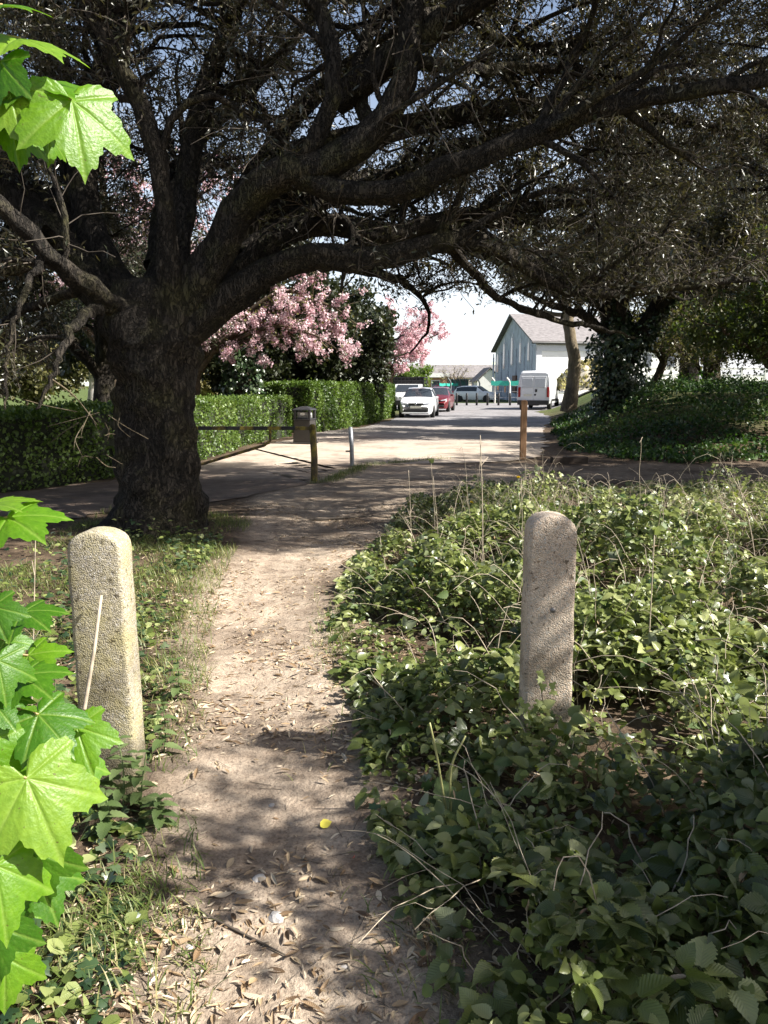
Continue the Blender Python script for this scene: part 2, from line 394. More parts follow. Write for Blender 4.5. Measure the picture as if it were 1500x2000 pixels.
M['pink_pale'] = leaf_mat('pale_cherry_petal', [(.52, .30, .34), (.70, .46, .50), (.82, .62, .65), (.86, .74, .75)], .6, .35, None, False, (1.05, .9, .95))
M['bronze'] = leaf_mat('cherry_leaf', [(.12, .09, .03), (.16, .17, .05)], .45, .3)
M['sycamore'] = None

# ------------------------------------------------------------------ leaf shapes: (verts, loops, sizes, uv per loop)
def tmpl(V, F, uv=None):
    V = np.array(V, float); L = np.array([i for f in F for i in f]); Z = np.array([len(f) for f in F])
    U = V[:, :2] if uv is None else np.array(uv, float)
    return (V, L, Z, U[L])
T_ILEX = tmpl([(0, 0, 0), (.15, .45, .05), (0, 1, -.04), (-.15, .45, .05)], [(0, 1, 2), (0, 2, 3)])
T_QUAD = tmpl([(0, 0, 0), (.36, .5, .10), (0, 1, 0), (-.36, .5, .10)], [(0, 1, 2), (0, 2, 3)])
def ovate(nseg, width, teeth, droop, shape=.9, cup=.12):
    """pointed oval leaflet with a toothed rim, folded on its midrib"""
    v = np.linspace(0, 1, nseg + 1); V = []; F = []
    hw = width * np.sin(np.pi * v ** shape) ** .8
    for i, t in enumerate(v):
        h = hw[i] * (1 + (teeth if i % 2 else -teeth)) if 0 < i < nseg else 0
        z = -droop * t * t
        V += [(-h, t - (.03 if i % 2 else 0), z + h * cup * 2), (0, t, z), (h, t - (.03 if i % 2 else 0), z + h * cup * 2)]
    for i in range(nseg):
        a = 3 * i; F += [(a, a + 1, a + 4, a + 3), (a + 1, a + 2, a + 5, a + 4)]
    return tmpl(V, F)
T_BRAM = ovate(16, .37, .10, .22, .78, .2)
T_BRAM_LO = ovate(4, .36, 0, .14, .8)
T_ROUND = ovate(6, .44, .05, .1, .85)
T_DEAD = ovate(6, .13, 0, -.14, .95, .45)
T_NETTLE = ovate(12, .30, .12, .25, .7)
def ivy_leaf():
    P = [(0, 0), (.28, -.12), (.46, .14), (.24, .32), (.34, .62), (.12, .62), (0, 1), (-.12, .62), (-.34, .62), (-.24, .32), (-.46, .14), (-.28, -.12)]
    V = [(0, .25, 0.03)] + [(x, y, -.25 * (x * x + (y - .3) ** 2)) for x, y in P]
    return tmpl(V, [(0, i + 1, (i + 1) % 12 + 1) for i in range(12)])
T_IVY = ivy_leaf()
T_BLADE = tmpl([(-.02, 0, 0), (.02, 0, 0), (-.017, .4, -.06), (.017, .4, -.06), (-.011, .72, -.24), (.011, .72, -.24), (0, .92, -.5)], [(0, 1, 3, 2), (2, 3, 5, 4), (4, 5, 6)])

def rdir(n):
    return unit(rng.normal(0, 1, (n, 3)))

# ------------------------------------------------------------------ ground
def mound(x, y):
    xe = 3.1 + (np.asarray(y, float) - 16) * .2
    return 1.35 * sstep(15.6, 26, y) * sstep(0, 4.2, np.asarray(x, float) - xe) * (1 - sstep(60, 75, y))
PATH_PTS = np.array([(-.12, .3, .38), (-.2, 2.0, .38), (-.45, 3.0, .42), (-.60, 3.9, .42), (-.80, 5.2, .47), (-.90, 6.4, .56), (-.80, 8.2, .80), (-.70, 10.2, 1.0), (-.2, 12.4, 1.6), (.9, 14.4, 2.2)])
def path_mask(x, y):
    x = np.asarray(x, float); y = np.asarray(y, float)
    cx = np.interp(y, PATH_PTS[:, 1], PATH_PTS[:, 0]); hw = np.interp(y, PATH_PTS[:, 1], PATH_PTS[:, 2])
    e = .12 * wob(x, y, 2.2, 1) + .05 * wob(x, y, 9, 2)
    m = 1 - sstep(-.14, .2, np.abs(x - cx) - hw + e)
    m = np.where(y > 15.5, m * (1 - sstep(15.5, 17, y)), m)
    t = (1 - sstep(-.4, .5, np.abs(y - 14.6 - .02 * x) - 1.5 + e * 2)) * sstep(-1.6, -.2, x) * np.interp(x, [0, 3, 6], [.75, .5, .3])     # track crossing to the right
    return np.maximum(m, t)
def H(x, y):
    x = np.asarray(x, float); y = np.asarray(y, float)
    near = 1 - sstep(10, 14, np.hypot(x, y))
    z = near * (.022 * wob(x, y, 1.6, 0) + .008 * wob(x, y, 6, 3))
    cx = np.interp(y, PATH_PTS[:, 1], PATH_PTS[:, 0])
    z = z - .035 * np.exp(-((x - cx) / .4) ** 2) * (1 - sstep(9, 12, y))
    return z + mound(x, y)

def axis_pts(lo, hi, step, far, g=1.22, mid=0):
    a = list(np.arange(lo, hi + 1e-6, step)); s = step
    while a[-1] < mid: a.append(a[-1] + .5); s = .5
    while a[-1] < far: s *= g; a.append(a[-1] + s)
    s = step
    while a[0] > -far: s *= g; a.insert(0, a[0] - s)
    return np.array(a)
def sheet(name, xs, ys, zoff, mat, keep=None):
    X, Y = np.meshgrid(xs, ys); Z = H(X, Y) + zoff
    nx, ny = len(xs), len(ys)
    i = (np.arange(ny - 1)[:, None] * nx + np.arange(nx - 1)[None]).ravel()
    F = np.stack([i, i + 1, i + nx + 1, i + nx], 1)
    V = np.stack([X.ravel(), Y.ravel(), Z.ravel()], 1)
    if keep is not None:
        c = V[F].mean(1); F = F[keep(c[:, 0], c[:, 1])]
        used = np.unique(F); re = np.zeros(len(V), int); re[used] = np.arange(len(used)); V = V[used]; F = re[F]
    A = Acc(); A.raw(V, F.ravel(), np.full(len(F), 4))
    o = A.build(name, mat)
    x, y = V[:, 0], V[:, 1]
    p = o.data.attributes.new('path', 'FLOAT', 'POINT'); p.data.foreach_set('value', path_mask(x, y).astype(np.float32))
    g = o.data.attributes.new('grassy', 'FLOAT', 'POINT')
    gr = sstep(30, 60, np.hypot(x, y)) + sstep(-6, -9, x) * sstep(8, 14, y) * .8 + .6 * sstep(.3, .8, mound(x, y))
    g.data.foreach_set('value', np.clip(gr, 0, 1).astype(np.float32))
    tag(o, kind='structure')
    return o
sheet('ground', axis_pts(-6, 8, .14, 2500, mid=24), axis_pts(.2, 17, .14, 2500, mid=75), 0, M['soil'])
sheet('path', np.arange(-3.2, 9, .07), np.arange(.3, 17, .07), .004, M['soil'], lambda x, y: path_mask(x, y) > .28)
LANE = [((-16, 5.5), (-14.5, 1.6)), ((-9, 9.6), (-8.2, 6.3)), ((-5.2, 12.4), (-3.9, 9.5)), ((-3.7, 16.2), (-1.35, 12.6)), ((-3.3, 20.6), (-.9, 15.6)), ((-2.6, 24.4), (2.9, 17.2)), ((-2.1, 27.4), (4.2, 21)), ((-.6, 31.6), (5.5, 28)), ((.8, 41), (8.3, 40)), ((1.6, 52), (10.6, 52)), ((-4, 66), (24, 66)), ((-4, 71), (30, 71))]
def lane():
    a = catmull([p for p, q in LANE], 16); b = catmull([q for p, q in LANE], 16); A = Acc(); k = 30
    u = np.linspace(0, 1, k)[None, :, None]
    wa = .1 * rng.normal(0, 1, (len(a), 1, 1)) * np.array([1, 0])[None, None]
    P = a[:, None] * (1 - u) + b[:, None] * u + wa
    V = np.concatenate([P, (H(P[..., 0], P[..., 1]) + .012)[..., None]], -1).reshape(-1, 3)
    F = [(i * k + j, i * k + j + 1, (i + 1) * k + j + 1, (i + 1) * k + j) for i in range(len(a) - 1) for j in range(k - 1)]
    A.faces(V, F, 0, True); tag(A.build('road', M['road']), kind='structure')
lane()
# far hill behind the houses, its colour paled to stand for haze
A = Acc(); xs = np.linspace(-500, 700, 60)
hz = 12 + 16 * np.exp(-((xs - 190) / 190) ** 2) + 6 * np.sin(xs * .012)
V = []
for x, z in zip(xs, hz):
    V += [(x, 900, -2), (x, 1000, z * .6), (x, 1150, z), (x, 1500, -2)]
A.faces(np.array(V), [(4 * i + j, 4 * i + 4 + j, 4 * i + 5 + j, 4 * i + 1 + j) for i in range(59) for j in range(3)], 0, True)
tag(A.build('hill', plain('haze_pale_grass', (.42, .44, .36), .95, scale=.02)), kind='structure')

# ------------------------------------------------------------------ trees
def spawn(P, Rr, n, L, ang, up, k, wig, t0=.15, t1=1.0, rr=.5, rmax=.05, grav=0.0, bias=None):
    """n child shoots on parent polylines P (N,K,3); returns (n,k,3), radii"""
    P = np.asarray(P, float); N, K, _ = P.shape
    ln = np.linalg.norm(np.diff(P, axis=1), axis=2).sum(1); pr = ln / ln.sum()
    i = rng.choice(N, n, p=pr); t = t0 + (t1 - t0) * rng.random(n); f = t * (K - 1.001); a = f.astype(int); fr = (f - a)[:, None]
    pos = P[i, a] * (1 - fr) + P[i, a + 1] * fr; tan = unit(P[i, a + 1] - P[i, a])
    r0 = Rr[i, a] * (1 - fr[:, 0]) + Rr[i, a + 1] * fr[:, 0]
    perp = unit(np.cross(tan, rdir(n))); an = R_(1) * rng.uniform(*ang, n)[:, None]
    d = np.cos(an) * tan + np.sin(an) * perp; d[:, 2] += up
    if bias is not None: d = d + np.asarray(bias)
    d = unit(d); Ls = rng.uniform(*L, n) * (1.1 - .45 * t)
    out = np.zeros((n, k, 3)); out[:, 0] = pos; dd = d.copy()
    for s in range(1, k):
        dd = unit(dd + rng.normal(0, wig, (n, 3)) + np.array([0, 0, -grav]) * s / k)
        out[:, s] = out[:, s - 1] + dd * (Ls / (k - 1))[:, None]
    rad = np.minimum(r0 * rr, rmax * rng.uniform(.6, 1, n))[:, None] * np.linspace(1, .25, k)[None]
    return out, rad

def twig_leaves(A, T, tw, n, size, mat, spread=.35, upn=.6, off=.03, keep=None, tmin=.15):
    N, k, _ = tw.shape
    i = rng.integers(0, N, n); t = tmin + (1 - tmin) * rng.random(n) ** .7; f = t * (k - 1.001); a = f.astype(int); fr = (f - a)[:, None]
    pos = tw[i, a] * (1 - fr) + tw[i, a + 1] * fr + rng.normal(0, off, (n, 3))
    if keep is not None:
        kk = keep(pos); pos = pos[kk]; i = i[kk]; a = a[kk]
    n = len(pos); tan = unit(tw[i, a + 1] - tw[i, a])
    ax = unit(tan * spread + rdir(n)); nr = rdir(n); nr[:, 2] += upn
    A.leaves(T, pos, ax, nr, rng.uniform(*size, n), mat, rnd=np.clip(rng.normal(.45, .25, n), 0, 1))
    return n

def make_tree(name, label, cat, base, limbs, bark, leafm, n1, n2, nl, L1, L2, size, T=T_ILEX, group=None, keep=None, trunk=None,
              up1=.15, up2=.1, grav=.15, rough=.10, sides=14, leaf_kw=None, t0=.3, extra=None, wig=.16, thin=None, mid=None, tmin=.0025):
    """tree > trunk (with its boughs and twigs), crown"""
    root = thing(name, base, label, cat, group)
    b = np.asarray(base, float); K = 28
    lp, lr = [], []
    for pts in limbs:                                # rows x,y,z,r in world metres
        q = resample(catmull(pts, 6), K); q[1:-1, :3] += rng.normal(0, .012, (K - 2, 3)); lp.append(q[:, :3] - b); lr.append(q[:, 3])
    lp, lr = np.array(lp), np.array(lr)
    A = Acc(); A.tubes(lp, lr, sides, 0, rough=rough)
    if trunk is not None:
        q = resample(catmull(trunk, 8), 40); A.tubes(q[:, :3] - b, q[:, 3], 28, 0, rough=rough * .8)
    kp = (lambda p: keep(p + b)) if keep is not None else None
    s1, r1 = spawn(lp, lr, n1, L1, (30, 80), up1, 8, wig, t0, 1, .55, .055, grav * .5)
    if kp is not None:
        m = kp(s1[:, -1]); s1, r1 = s1[m], r1[m]
    if mid is not None:                              # heavier twisting side boughs first
        s0, r0 = spawn(lp, lr, mid[0], mid[1], (25, 70), up1, 12, wig * 1.5, .2, .95, .5, mid[2], grav * .4)
        if kp is not None:
            m = kp(s0[:, -1]) & kp(s0[:, 6]); s0, r0 = s0[m], r0[m]
        A.tubes(s0, r0, 8, 0, rough=rough * .6, cap=False)
        e, er = spawn(s0, r0, n1 // 2, L1, (30, 80), up1, 8, wig * 1.4, .15, 1, .6, .03, grav * .5)
        if kp is not None:
            m = kp(e[:, -1]); e, er = e[m], er[m]
        s1, r1 = np.concatenate([s1, e]), np.concatenate([r1, er])
    A.tubes(s1, r1, 6, 0, cap=False)
    par = np.concatenate([s1, np.stack([resample(p[K // 3:], 8) for p in lp])]); parr = np.concatenate([r1, np.stack([np.interp(np.linspace(0, 1, 8), np.linspace(0, 1, K - K // 3), r[K // 3:]) for r in lr])])
    s2, r2 = spawn(par, parr, n2, L2, (25, 85), up2, 5, wig * 1.3, .1, 1, .6, .010, grav)
    if kp is not None:
        m = kp(s2[:, -1]) & kp(s2[:, 2]); s2, r2 = s2[m], r2[m]
    A.tubes(s2, np.maximum(r2, tmin), 3, 1, cap=False)
    tr = A.build('trunk', [bark, M['twig']], root)
    C = Acc(); kw = dict(spread=.4, upn=.7, off=size[1] * .5); kw.update(leaf_kw or {})
    lk = kp if thin is None else (lambda p: kp(p) & thin(p + b))
    twig_leaves(C, T, s2, nl, size, 0, keep=lk, **kw)
    mats = [leafm]
    if extra is not None: mats += extra(C, s2, kp)
    C.build('crown', mats, root)
    return root, tr

def limb(pts):
    """boughs noted as photo pixel, distance and width in pixels -> x,y,z,radius in metres"""
    return [tuple(at(px, py, Y)) + (wpx * .41 * Y / FPX,) for px, py, Y, wpx in pts]

OAKX, OAKY = -2.52, 8.9
def oak_low(p):
    x, y, z = p[:, 0], p[:, 1], p[:, 2]
    lim = np.interp(x, [-8, -4.6, -3.4, -2.6, -1.7, -.6, .4, 1.3, 2.8, 5, 8], [1.45, 1.4, 1.7, 2.35, 2.75, 2.72, 2.35, 2.45, 2.35, 2.6, 2.6]) + (y - 9) * .10
    lit = (y < 7.25 - 1.1 * (x > 0) * (z > 4.6) + .25 * wob(x, z, 1.2, 2))           # the bough tips end short of the camera side
    return (z > lim + .12 * wob(x, y, 3, 1)) & ~lit & (y < 14.6 + .5 * wob(x, z, 1.3, 0))
def oak_thin(p):
    x, y, z = p[:, 0], p[:, 1], p[:, 2]
    low = z < 5.5 + (y - 9) * .42                       # visible storey thinned; crown above the view kept thick to shade the ground
    clump = .46 + .42 * wob(x * 1.4, z * 1.4 + y * .8, 2.6, 3)
    return (rng.random(len(p)) < np.where(low & (x > -3.4), np.clip(clump * np.where((x < .2) & (z > 3.0), .62, 1), .08, .9), 1.0)) & (~low | (y > 7.9) | (rng.random(len(p)) < .35)) & ~((y < 9.0) & (z < 3.7) & (x > -1.6) & (rng.random(len(p)) < .55))
oak_limbs = [
    limb([(330, 690, 8.9, 90), (420, 600, 8.8, 78), (500, 543, 8.7, 70), (600, 500, 8.6, 58), (745, 505, 8.6, 52), (860, 468, 8.7, 46), (940, 472, 8.8, 42), (1010, 512, 9.0, 36), (1075, 552, 9.2, 30), (1180, 575, 9.4, 24), (1330, 560, 9.6, 18), (1480, 545, 9.8, 12)]),
    limb([(335, 640, 8.9, 96), (410, 520, 8.7, 84), (470, 410, 8.5, 78), (540, 340, 8.3, 74), (640, 318, 8.2, 70), (720, 268, 8.1, 66), (778, 180, 8.1, 58), (800, 60, 8.2, 50), (812, -120, 8.6, 44), (840, -420, 9.4, 34), (900, -750, 10.4, 18)]),
    limb([(560, 335, 8.3, 60), (650, 372, 8.2, 56), (760, 372, 8.1, 54), (880, 325, 8.0, 50), (1000, 280, 7.9, 46), (1100, 240, 7.8, 42), (1210, 204, 7.7, 40), (1350, 182, 7.6, 36), (1500, 158, 7.6, 30), (1700, 120, 7.8, 22), (2000, 40, 8.2, 10)]),
    limb([(400, 610, 9.0, 60), (520, 480, 9.2, 50), (640, 440, 9.4, 44), (760, 462, 9.6, 40), (850, 432, 9.8, 36), (940, 412, 10, 30), (1060, 400, 10.3, 22), (1250, 380, 10.8, 10)]),
    limb([(340, 640, 9.0, 66), (352, 500, 9.1, 54), (362, 380, 9.3, 50), (385, 240, 9.5, 48), (430, 90, 9.7, 46), (470, -40, 9.9, 42), (520, -300, 10.4, 32), (600, -700, 11, 14)]),
    limb([(330, 620, 8.7, 54), (325, 400, 8.6, 44), (283, 228, 8.5, 40), (218, 100, 8.4, 36), (168, 0, 8.4, 34), (100, -160, 8.5, 28), (20, -420, 8.8, 18), (-60, -700, 9.2, 10)]),
    limb([(275, 660, 9.1, 84), (222, 545, 9.4, 74), (178, 450, 9.7, 70), (160, 340, 10, 68), (195, 180, 10.3, 68), (232, 40, 10.5, 66), (250, -120, 10.8, 56), (300, -420, 11.4, 40), (360, -760, 12, 18)]),
    limb([(285, 650, 9.2, 70), (190, 520, 9.8, 64), (140, 330, 10.4, 64), (108, 150, 10.8, 66), (95, 0, 11.1, 64), (80, -240, 11.6, 48), (60, -600, 12.4, 20)]),
    limb([(270, 640, 8.8, 62), (225, 600, 8.5, 52), (170, 555, 8.2, 46), (90, 490, 7.9, 42), (0, 402, 7.6, 38), (-120, 330, 7.4, 30), (-320, 240, 7.4, 16)]),
    limb([(225, 590, 8.5, 34), (175, 610, 8.2, 28), (130, 665, 7.9, 20), (100, 740, 7.7, 12), (70, 800, 7.6, 6)]),
    limb([(500, 380, 8.4, 46), (560, 330, 8.3, 42), (608, 285, 8.2, 40), (642, 200, 8.1, 38), (650, 110, 8.1, 36), (622, 0, 8.2, 32), (600, -160, 8.5, 24), (560, -420, 9, 10)]),
    limb([(795, 130, 8.2, 34), (880, 128, 8.6, 28), (960, 135, 9.0, 24), (1080, 130, 9.4, 20), (1250, 150, 9.8, 15), (1430, 155, 10.2, 8)]),
    limb([(800, 40, 8.2, 36), (900, 22, 8.8, 30), (950, 62, 9.2, 26), (1010, 85, 9.6, 22), (1120, 98, 10.2, 18), (1250, 60, 10.8, 12), (1400, 30, 11.5, 6)]),
    limb([(720, 268, 8.3, 34), (700, 130, 9.0, 30), (740, 40, 9.6, 26), (840, -40, 10.4, 24), (960, -110, 11.2, 18), (1150, -180, 12, 8)]),
    limb([(870, 470, 8.9, 26), (930, 540, 9.2, 20), (990, 590, 9.5, 16), (1080, 622, 9.8, 14), (1160, 640, 10.2, 10), (1240, 660, 10.6, 5)]),
    limb([(450, 430, 9.4, 46), (520, 300, 10.2, 42), (620, 180, 11, 38), (760, 80, 11.8, 34), (920, -40, 12.4, 26), (1150, -160, 13, 14)]),
    limb([(470, 500, 9.6, 40), (620, 400, 10.8, 36), (800, 330, 11.8, 32), (1000, 250, 12.6, 26), (1250, 160, 13.2, 18), (1500, 80, 13.6, 8)]),
    limb([(300, 520, 9.6, 46), (330, 380, 10.8, 40), (400, 260, 11.8, 34), (520, 140, 12.8, 26), (640, 0, 13.6, 12)]),
    limb([(560, 520, 9.0, 34), (660, 520, 9.8, 28), (760, 540, 10.6, 22), (820, 575, 11.2, 12), (838, 640, 11.5, 7), (800, 690, 11.7, 4)]),
    limb([(90, 490, 7.9, 20), (40, 590, 7.7, 14), (15, 690, 7.6, 9), (10, 800, 7.5, 5)]),
    limb([(170, 555, 8.2, 26), (60, 600, 8.8, 20), (-40, 660, 9.3, 14), (-120, 740, 9.6, 6)]),
    limb([(222, 545, 9.4, 34), (100, 480, 10.4, 28), (0, 470, 11.2, 22), (-150, 500, 12, 10)]),
    limb([(650, -100, 8.5, 34), (900, -250, 8.8, 32), (1200, -350, 9.2, 28), (1600, -420, 9.6, 22), (2000, -450, 10.2, 12)]),
    limb([(620, -150, 10, 34), (900, -420, 10.6, 32), (1250, -600, 11.2, 28), (1650, -700, 11.8, 22), (2100, -700, 12.4, 12)]),
    [(OAKX, 9.1, 2.3, .2), (-1.5, 10.5, 3.7, .15), (-.2, 12, 4.5, .1), (1.0, 13.8, 4.9, .04)],
    [(OAKX, 9.1, 2.4, .2), (-2.5, 10.5, 4.0, .15), (-2.6, 12.2, 4.8, .1), (-2.8, 14, 5.0, .04)],
    [(OAKX - .2, 9.1, 2.4, .2), (-4, 10.4, 3.8, .15), (-5.2, 12, 4.4, .1), (-6.4, 13.4, 4.6, .04)],
    [(-1.2, 9.9, 4.2, .16), (1.5, 11.3, 5.2, .12), (4, 12.3, 5.4, .08), (6.5, 13, 5.0, .03)],
    [(OAKX - .2, 9.0, 2.2, .2), (-5.2, 9.8, 4.6, .14), (-8, 10.2, 5.2, .04)],
    [(-.4, 10.0, 3.2, .12), (1.6, 11.4, 3.8, .09), (3.6, 12.8, 3.9, .06), (5.4, 13.8, 3.8, .03)],
    [(-1.6, 10.4, 3.9, .12), (-.4, 11.4, 3.7, .09), (1.2, 12.6, 3.6, .06), (2.4, 14.0, 3.5, .03)],
    [(.5, 8.3, 5.0, .10), (3, 7.2, 6.0, .08), (5.5, 6.5, 6.4, .06), (8, 6.2, 6.3, .03)],
    [(-3.6, 9.0, 3.2, .09), (-4.4, 9.4, 2.9, .07), (-5.2, 9.8, 2.5, .05), (-6.0, 10.2, 2.0, .02)],
    [(-3.4, 8.6, 2.9, .07), (-4.0, 8.3, 2.6, .05), (-4.6, 8.2, 2.1, .03), (-5.0, 8.2, 1.6, .015)],
    [(-.5, 8.6, 4.4, .14), (1.6, 8.0, 5.6, .11), (3.6, 7.4, 6.2, .08), (6.0, 7.0, 6.4, .03)],
]
oak_trunk = [(OAKX - .04, OAKY, -.25, .74), (OAKX - .03, OAKY, 0.0, .61), (OAKX, OAKY, .22, .50), (OAKX + .01, OAKY, .6, .445), (OAKX + .02, OAKY, 1.1, .42), (OAKX + .02, OAKY, 1.6, .43), (OAKX, OAKY, 2.0, .49), (OAKX - .02, OAKY, 2.3, .48), (OAKX - .02, OAKY + .1, 2.6, .34)]
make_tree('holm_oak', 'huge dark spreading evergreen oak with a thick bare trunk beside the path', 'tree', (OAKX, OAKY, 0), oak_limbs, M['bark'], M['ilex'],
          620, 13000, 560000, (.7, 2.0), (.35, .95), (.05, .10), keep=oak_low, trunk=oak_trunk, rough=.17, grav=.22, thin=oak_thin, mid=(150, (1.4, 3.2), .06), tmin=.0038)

def free_limbs(base, h0, r0, n, reach, rise, lean=(0, 0), fork=None):
    """trunk and boughs of a tree from its base: rows x,y,z,r"""
    b = np.asarray(base, float); out = []
    f = b + np.array([lean[0], lean[1], h0])
    out.append([(*b, r0 * 1.25), (*(b * .6 + f * .4 + rng.normal(0, .05, 3)), r0), (*f, r0 * .8), (*(f + np.array([lean[0] * .6, lean[1] * .6, rise * .9])), r0 * .25)])
    a0 = rng.uniform(0, 6.28)
    for i in range(n):
        a = a0 + i * 2.4 + rng.uniform(-.3, .3); rc = reach * rng.uniform(.65, 1.05); rs = rise * rng.uniform(.45, 1.0)
        s = b + (f - b) * rng.uniform(.72, 1.0); d = np.array([math.cos(a) * rc, math.sin(a) * rc, 0])
        out.append([(*s, r0 * .5), (*(s + d * .35 + [0, 0, rs * .45]), r0 * .36), (*(s + d * .7 + [0, 0, rs * .75] + rng.normal(0, .15, 3)), r0 * .24), (*(s + d + [0, 0, rs * .9]), r0 * .08)])
    return out
def gnd(x, y): return (x, y, float(H(x, y)))

def ivy_on(root, pts, n, size=(.06, .11), name='ivy'):
    """ivy sleeve round a stem: rows x,y,z,r world"""
    q = resample(catmull(pts, 8), 60); b = np.array(root.location)
    i = rng.integers(0, 60, n); d = rdir(n); d[:, 2] *= .4; d = unit(d)
    lump = 1 + .35 * wob(q[i, 2] * 1.5, d[:, 0] * 2 + d[:, 1], 2.5, 1)
    rad = q[i, 3] * lump * (1 - .5 * rng.random(n) ** 2)
    pos = q[i, :3] - b + d * rad[:, None] + rng.normal(0, .04, (n, 3))
    A = Acc(); A.leaves(T_IVY, pos, unit(d * .5 + np.array([0, 0, -.7]) + rng.normal(0, .5, (n, 3))), unit(d + rng.normal(0, .45, (n, 3))), rng.uniform(*size, n), 0)
    return A.build(name, M['ivy'], root)

# ivy clad tree on the bank, with a forked bole
ib = gnd(7.25, 25.2)
il = [[(*ib, .52), (7.2, 25.2, 1.9, .40), (7.15, 25.2, 3.0, .36), (6.7, 25.1, 4.3, .26), (6.1, 24.8, 5.8, .18), (5.2, 24.2, 7.2, .08)],
      [(7.25, 25.2, 2.0, .34), (7.9, 25.2, 3.2, .30), (8.7, 25.3, 4.4, .24), (9.6, 25.4, 5.8, .16), (10.6, 25.6, 7.2, .06)],
      [(7.1, 25.2, 2.9, .2), (6.0, 24.6, 3.6, .13), (4.9, 24.2, 3.9, .09), (3.8, 23.8, 4.3, .04)],
      [(7.1, 25.2, 3.2, .22), (7.2, 24, 5.2, .15), (7.0, 22.6, 6.6, .1), (6.6, 21.2, 7.4, .04)],
      [(8.3, 25.2, 3.8, .2), (9.0, 24.0, 5.2, .14), (10.2, 22.6, 6.0, .08), (11.4, 21.8, 6.2, .03)],
      [(7.4, 25.3, 3.4, .2), (7.6, 26.6, 5.4, .14), (8.0, 28.0, 7.0, .06)],
      [(6.8, 25.1, 4.0, .16), (5.2, 25.8, 5.0, .11), (4.0, 26.6, 5.8, .05)],
      [(8.6, 25.3, 4.2, .16), (10.0, 25.0, 4.5, .11), (11.6, 24.6, 4.4, .05)]]
def ivy_keep(p): return p[:, 2] > 4.0 + .35 * wob(p[:, 0], p[:, 1], 2, 0) + .14 * np.maximum(0, 6.5 - p[:, 0])
r, _ = make_tree('ivy_clad_tree', 'forked tree on the bank with its bole wrapped in dark ivy', 'tree', ib, il, M['bark'], M['ilex'], 170, 1900, 70000, (.9, 2.4), (.4, 1.1), (.09, .17), keep=ivy_keep, grav=.3)
ivy_on(r, [(7.25, 25.15, .55, .80), (7.22, 25.15, 1.6, .72), (7.2, 25.15, 2.6, .66), (7.1, 25.15, 3.4, .42), (6.8, 25.1, 4.4, .28)], 5200, (.09, .16))
ivy_on(r, [(7.6, 25.15, 2.5, .45), (8.2, 25.2, 3.5, .36), (8.9, 25.3, 4.6, .26)], 1400, (.09, .16))
# thin leaning tree at the lane edge
tb = gnd(9.1, 40.0)
tl = [[(*tb, .42), (9.25, 40, 1.6, .33), (9.3, 40, 2.9, .30), (8.95, 40, 4.6, .25), (8.85, 40, 6.2, .2), (9.0, 40, 9, .06)],
      [(8.95, 40, 4.7, .14), (9.8, 40, 6.0, .11), (10.6, 39.5, 7.4, .05)], [(8.9, 40, 5.2, .14), (7.8, 39.8, 6.3, .1), (6.6, 39.4, 7.2, .05)], [(8.9, 40, 5.6, .14), (9.3, 41, 7.2, .09), (9.6, 42, 8.6, .04)], [(8.95, 40, 4.9, .12), (7.4, 40.5, 5.2, .08), (5.8, 41, 5.8, .03)]]
make_tree('slim_tree', 'slim pale brown trunk leaning beside the white van', 'tree', tb, tl, M['bark_pale'], M['ilex_far'], 60, 260, 2600, (.8, 2.0), (.4, 1.1), (.12, .22), grav=.2, keep=lambda p: p[:, 2] > 5.2, rough=.06)
# evergreens and other trees beyond the hedges
def bg_tree(label, x, y, h0, r0, n, reach, rise, bark, leaf, n1, n2, nl, size, T=T_QUAD, zlo=None, xhi=None, name='evergreen_tree', ivy=None, lean=(0, 0), group='trees beyond the hedge', **kw):
    b = gnd(x, y)
    def kp(p):
        m = np.ones(len(p), bool)
        if zlo is not None: m &= p[:, 2] > zlo + .3 * wob(p[:, 0], p[:, 1], 1.7, 1)
        if xhi is not None: m &= p[:, 0] < xhi + .4 * wob(p[:, 1], p[:, 2], 1.5, 2)
        return m
    lm = free_limbs(b, h0, r0, n, reach, rise, lean)
    L1 = kw.pop('L1', (reach * .25, reach * .55)); L2 = kw.pop('L2', (.4, 1.1))
    r, _ = make_tree(name, label, 'tree', b, lm, bark, leaf, n1, n2, nl, L1, L2, size, T=T, keep=kp, group=group, rough=.06, sides=10, **kw)
    if ivy:
        ivy_on(r, [(x + lean[0] * t, y + lean[1] * t, h0 * t * ivy[0] + .1, ivy[1]) for t in (0, .33, .66, 1)], ivy[2], (.09, .16))
    return r
bg_tree('dark bushy evergreen behind the tall clipped hedge, between the two pink trees', -2.3, 34, 1.0, .28, 14, 3.6, 5.0, M['bark'], M['ilex_far'], 150, 1900, 46000, (.13, .24), zlo=.5, xhi=.3)
bg_tree('rounded dark evergreen filling the view behind the oak trunk', -8.6, 30, 1.8, .4, 12, 3.6, 4.2, M['bark'], M['ilex_far'], 130, 1300, 24000, (.15, .26), zlo=2.0)
bg_tree('ivy covered round trunk behind the low hedge', -4.75, 27.3, 3.2, .36, 9, 3.0, 4.6, M['bark_mid'], M['ilex_far'], 90, 900, 22000, (.12, .22), zlo=2.9, name='ivy_covered_tree', ivy=(1.05, .62, 5200))
bg_tree('gnarled dark tree standing behind the low hedge left of the oak', -5.55, 16.2, 2.1, .22, 9, 2.6, 3.2, M['bark'], M['ilex_far'], 80, 900, 15000, (.07, .13), T=T_ILEX, zlo=2.5, name='gnarled_tree')
bg_tree('pale bare tree far out on the sunny lawn', -20.0, 56, 2.2, .35, 9, 4.0, 6.0, M['bark_grey'], M['straw'], 90, 700, 2500, (.15, .25), zlo=1.5, name='bare_tree')
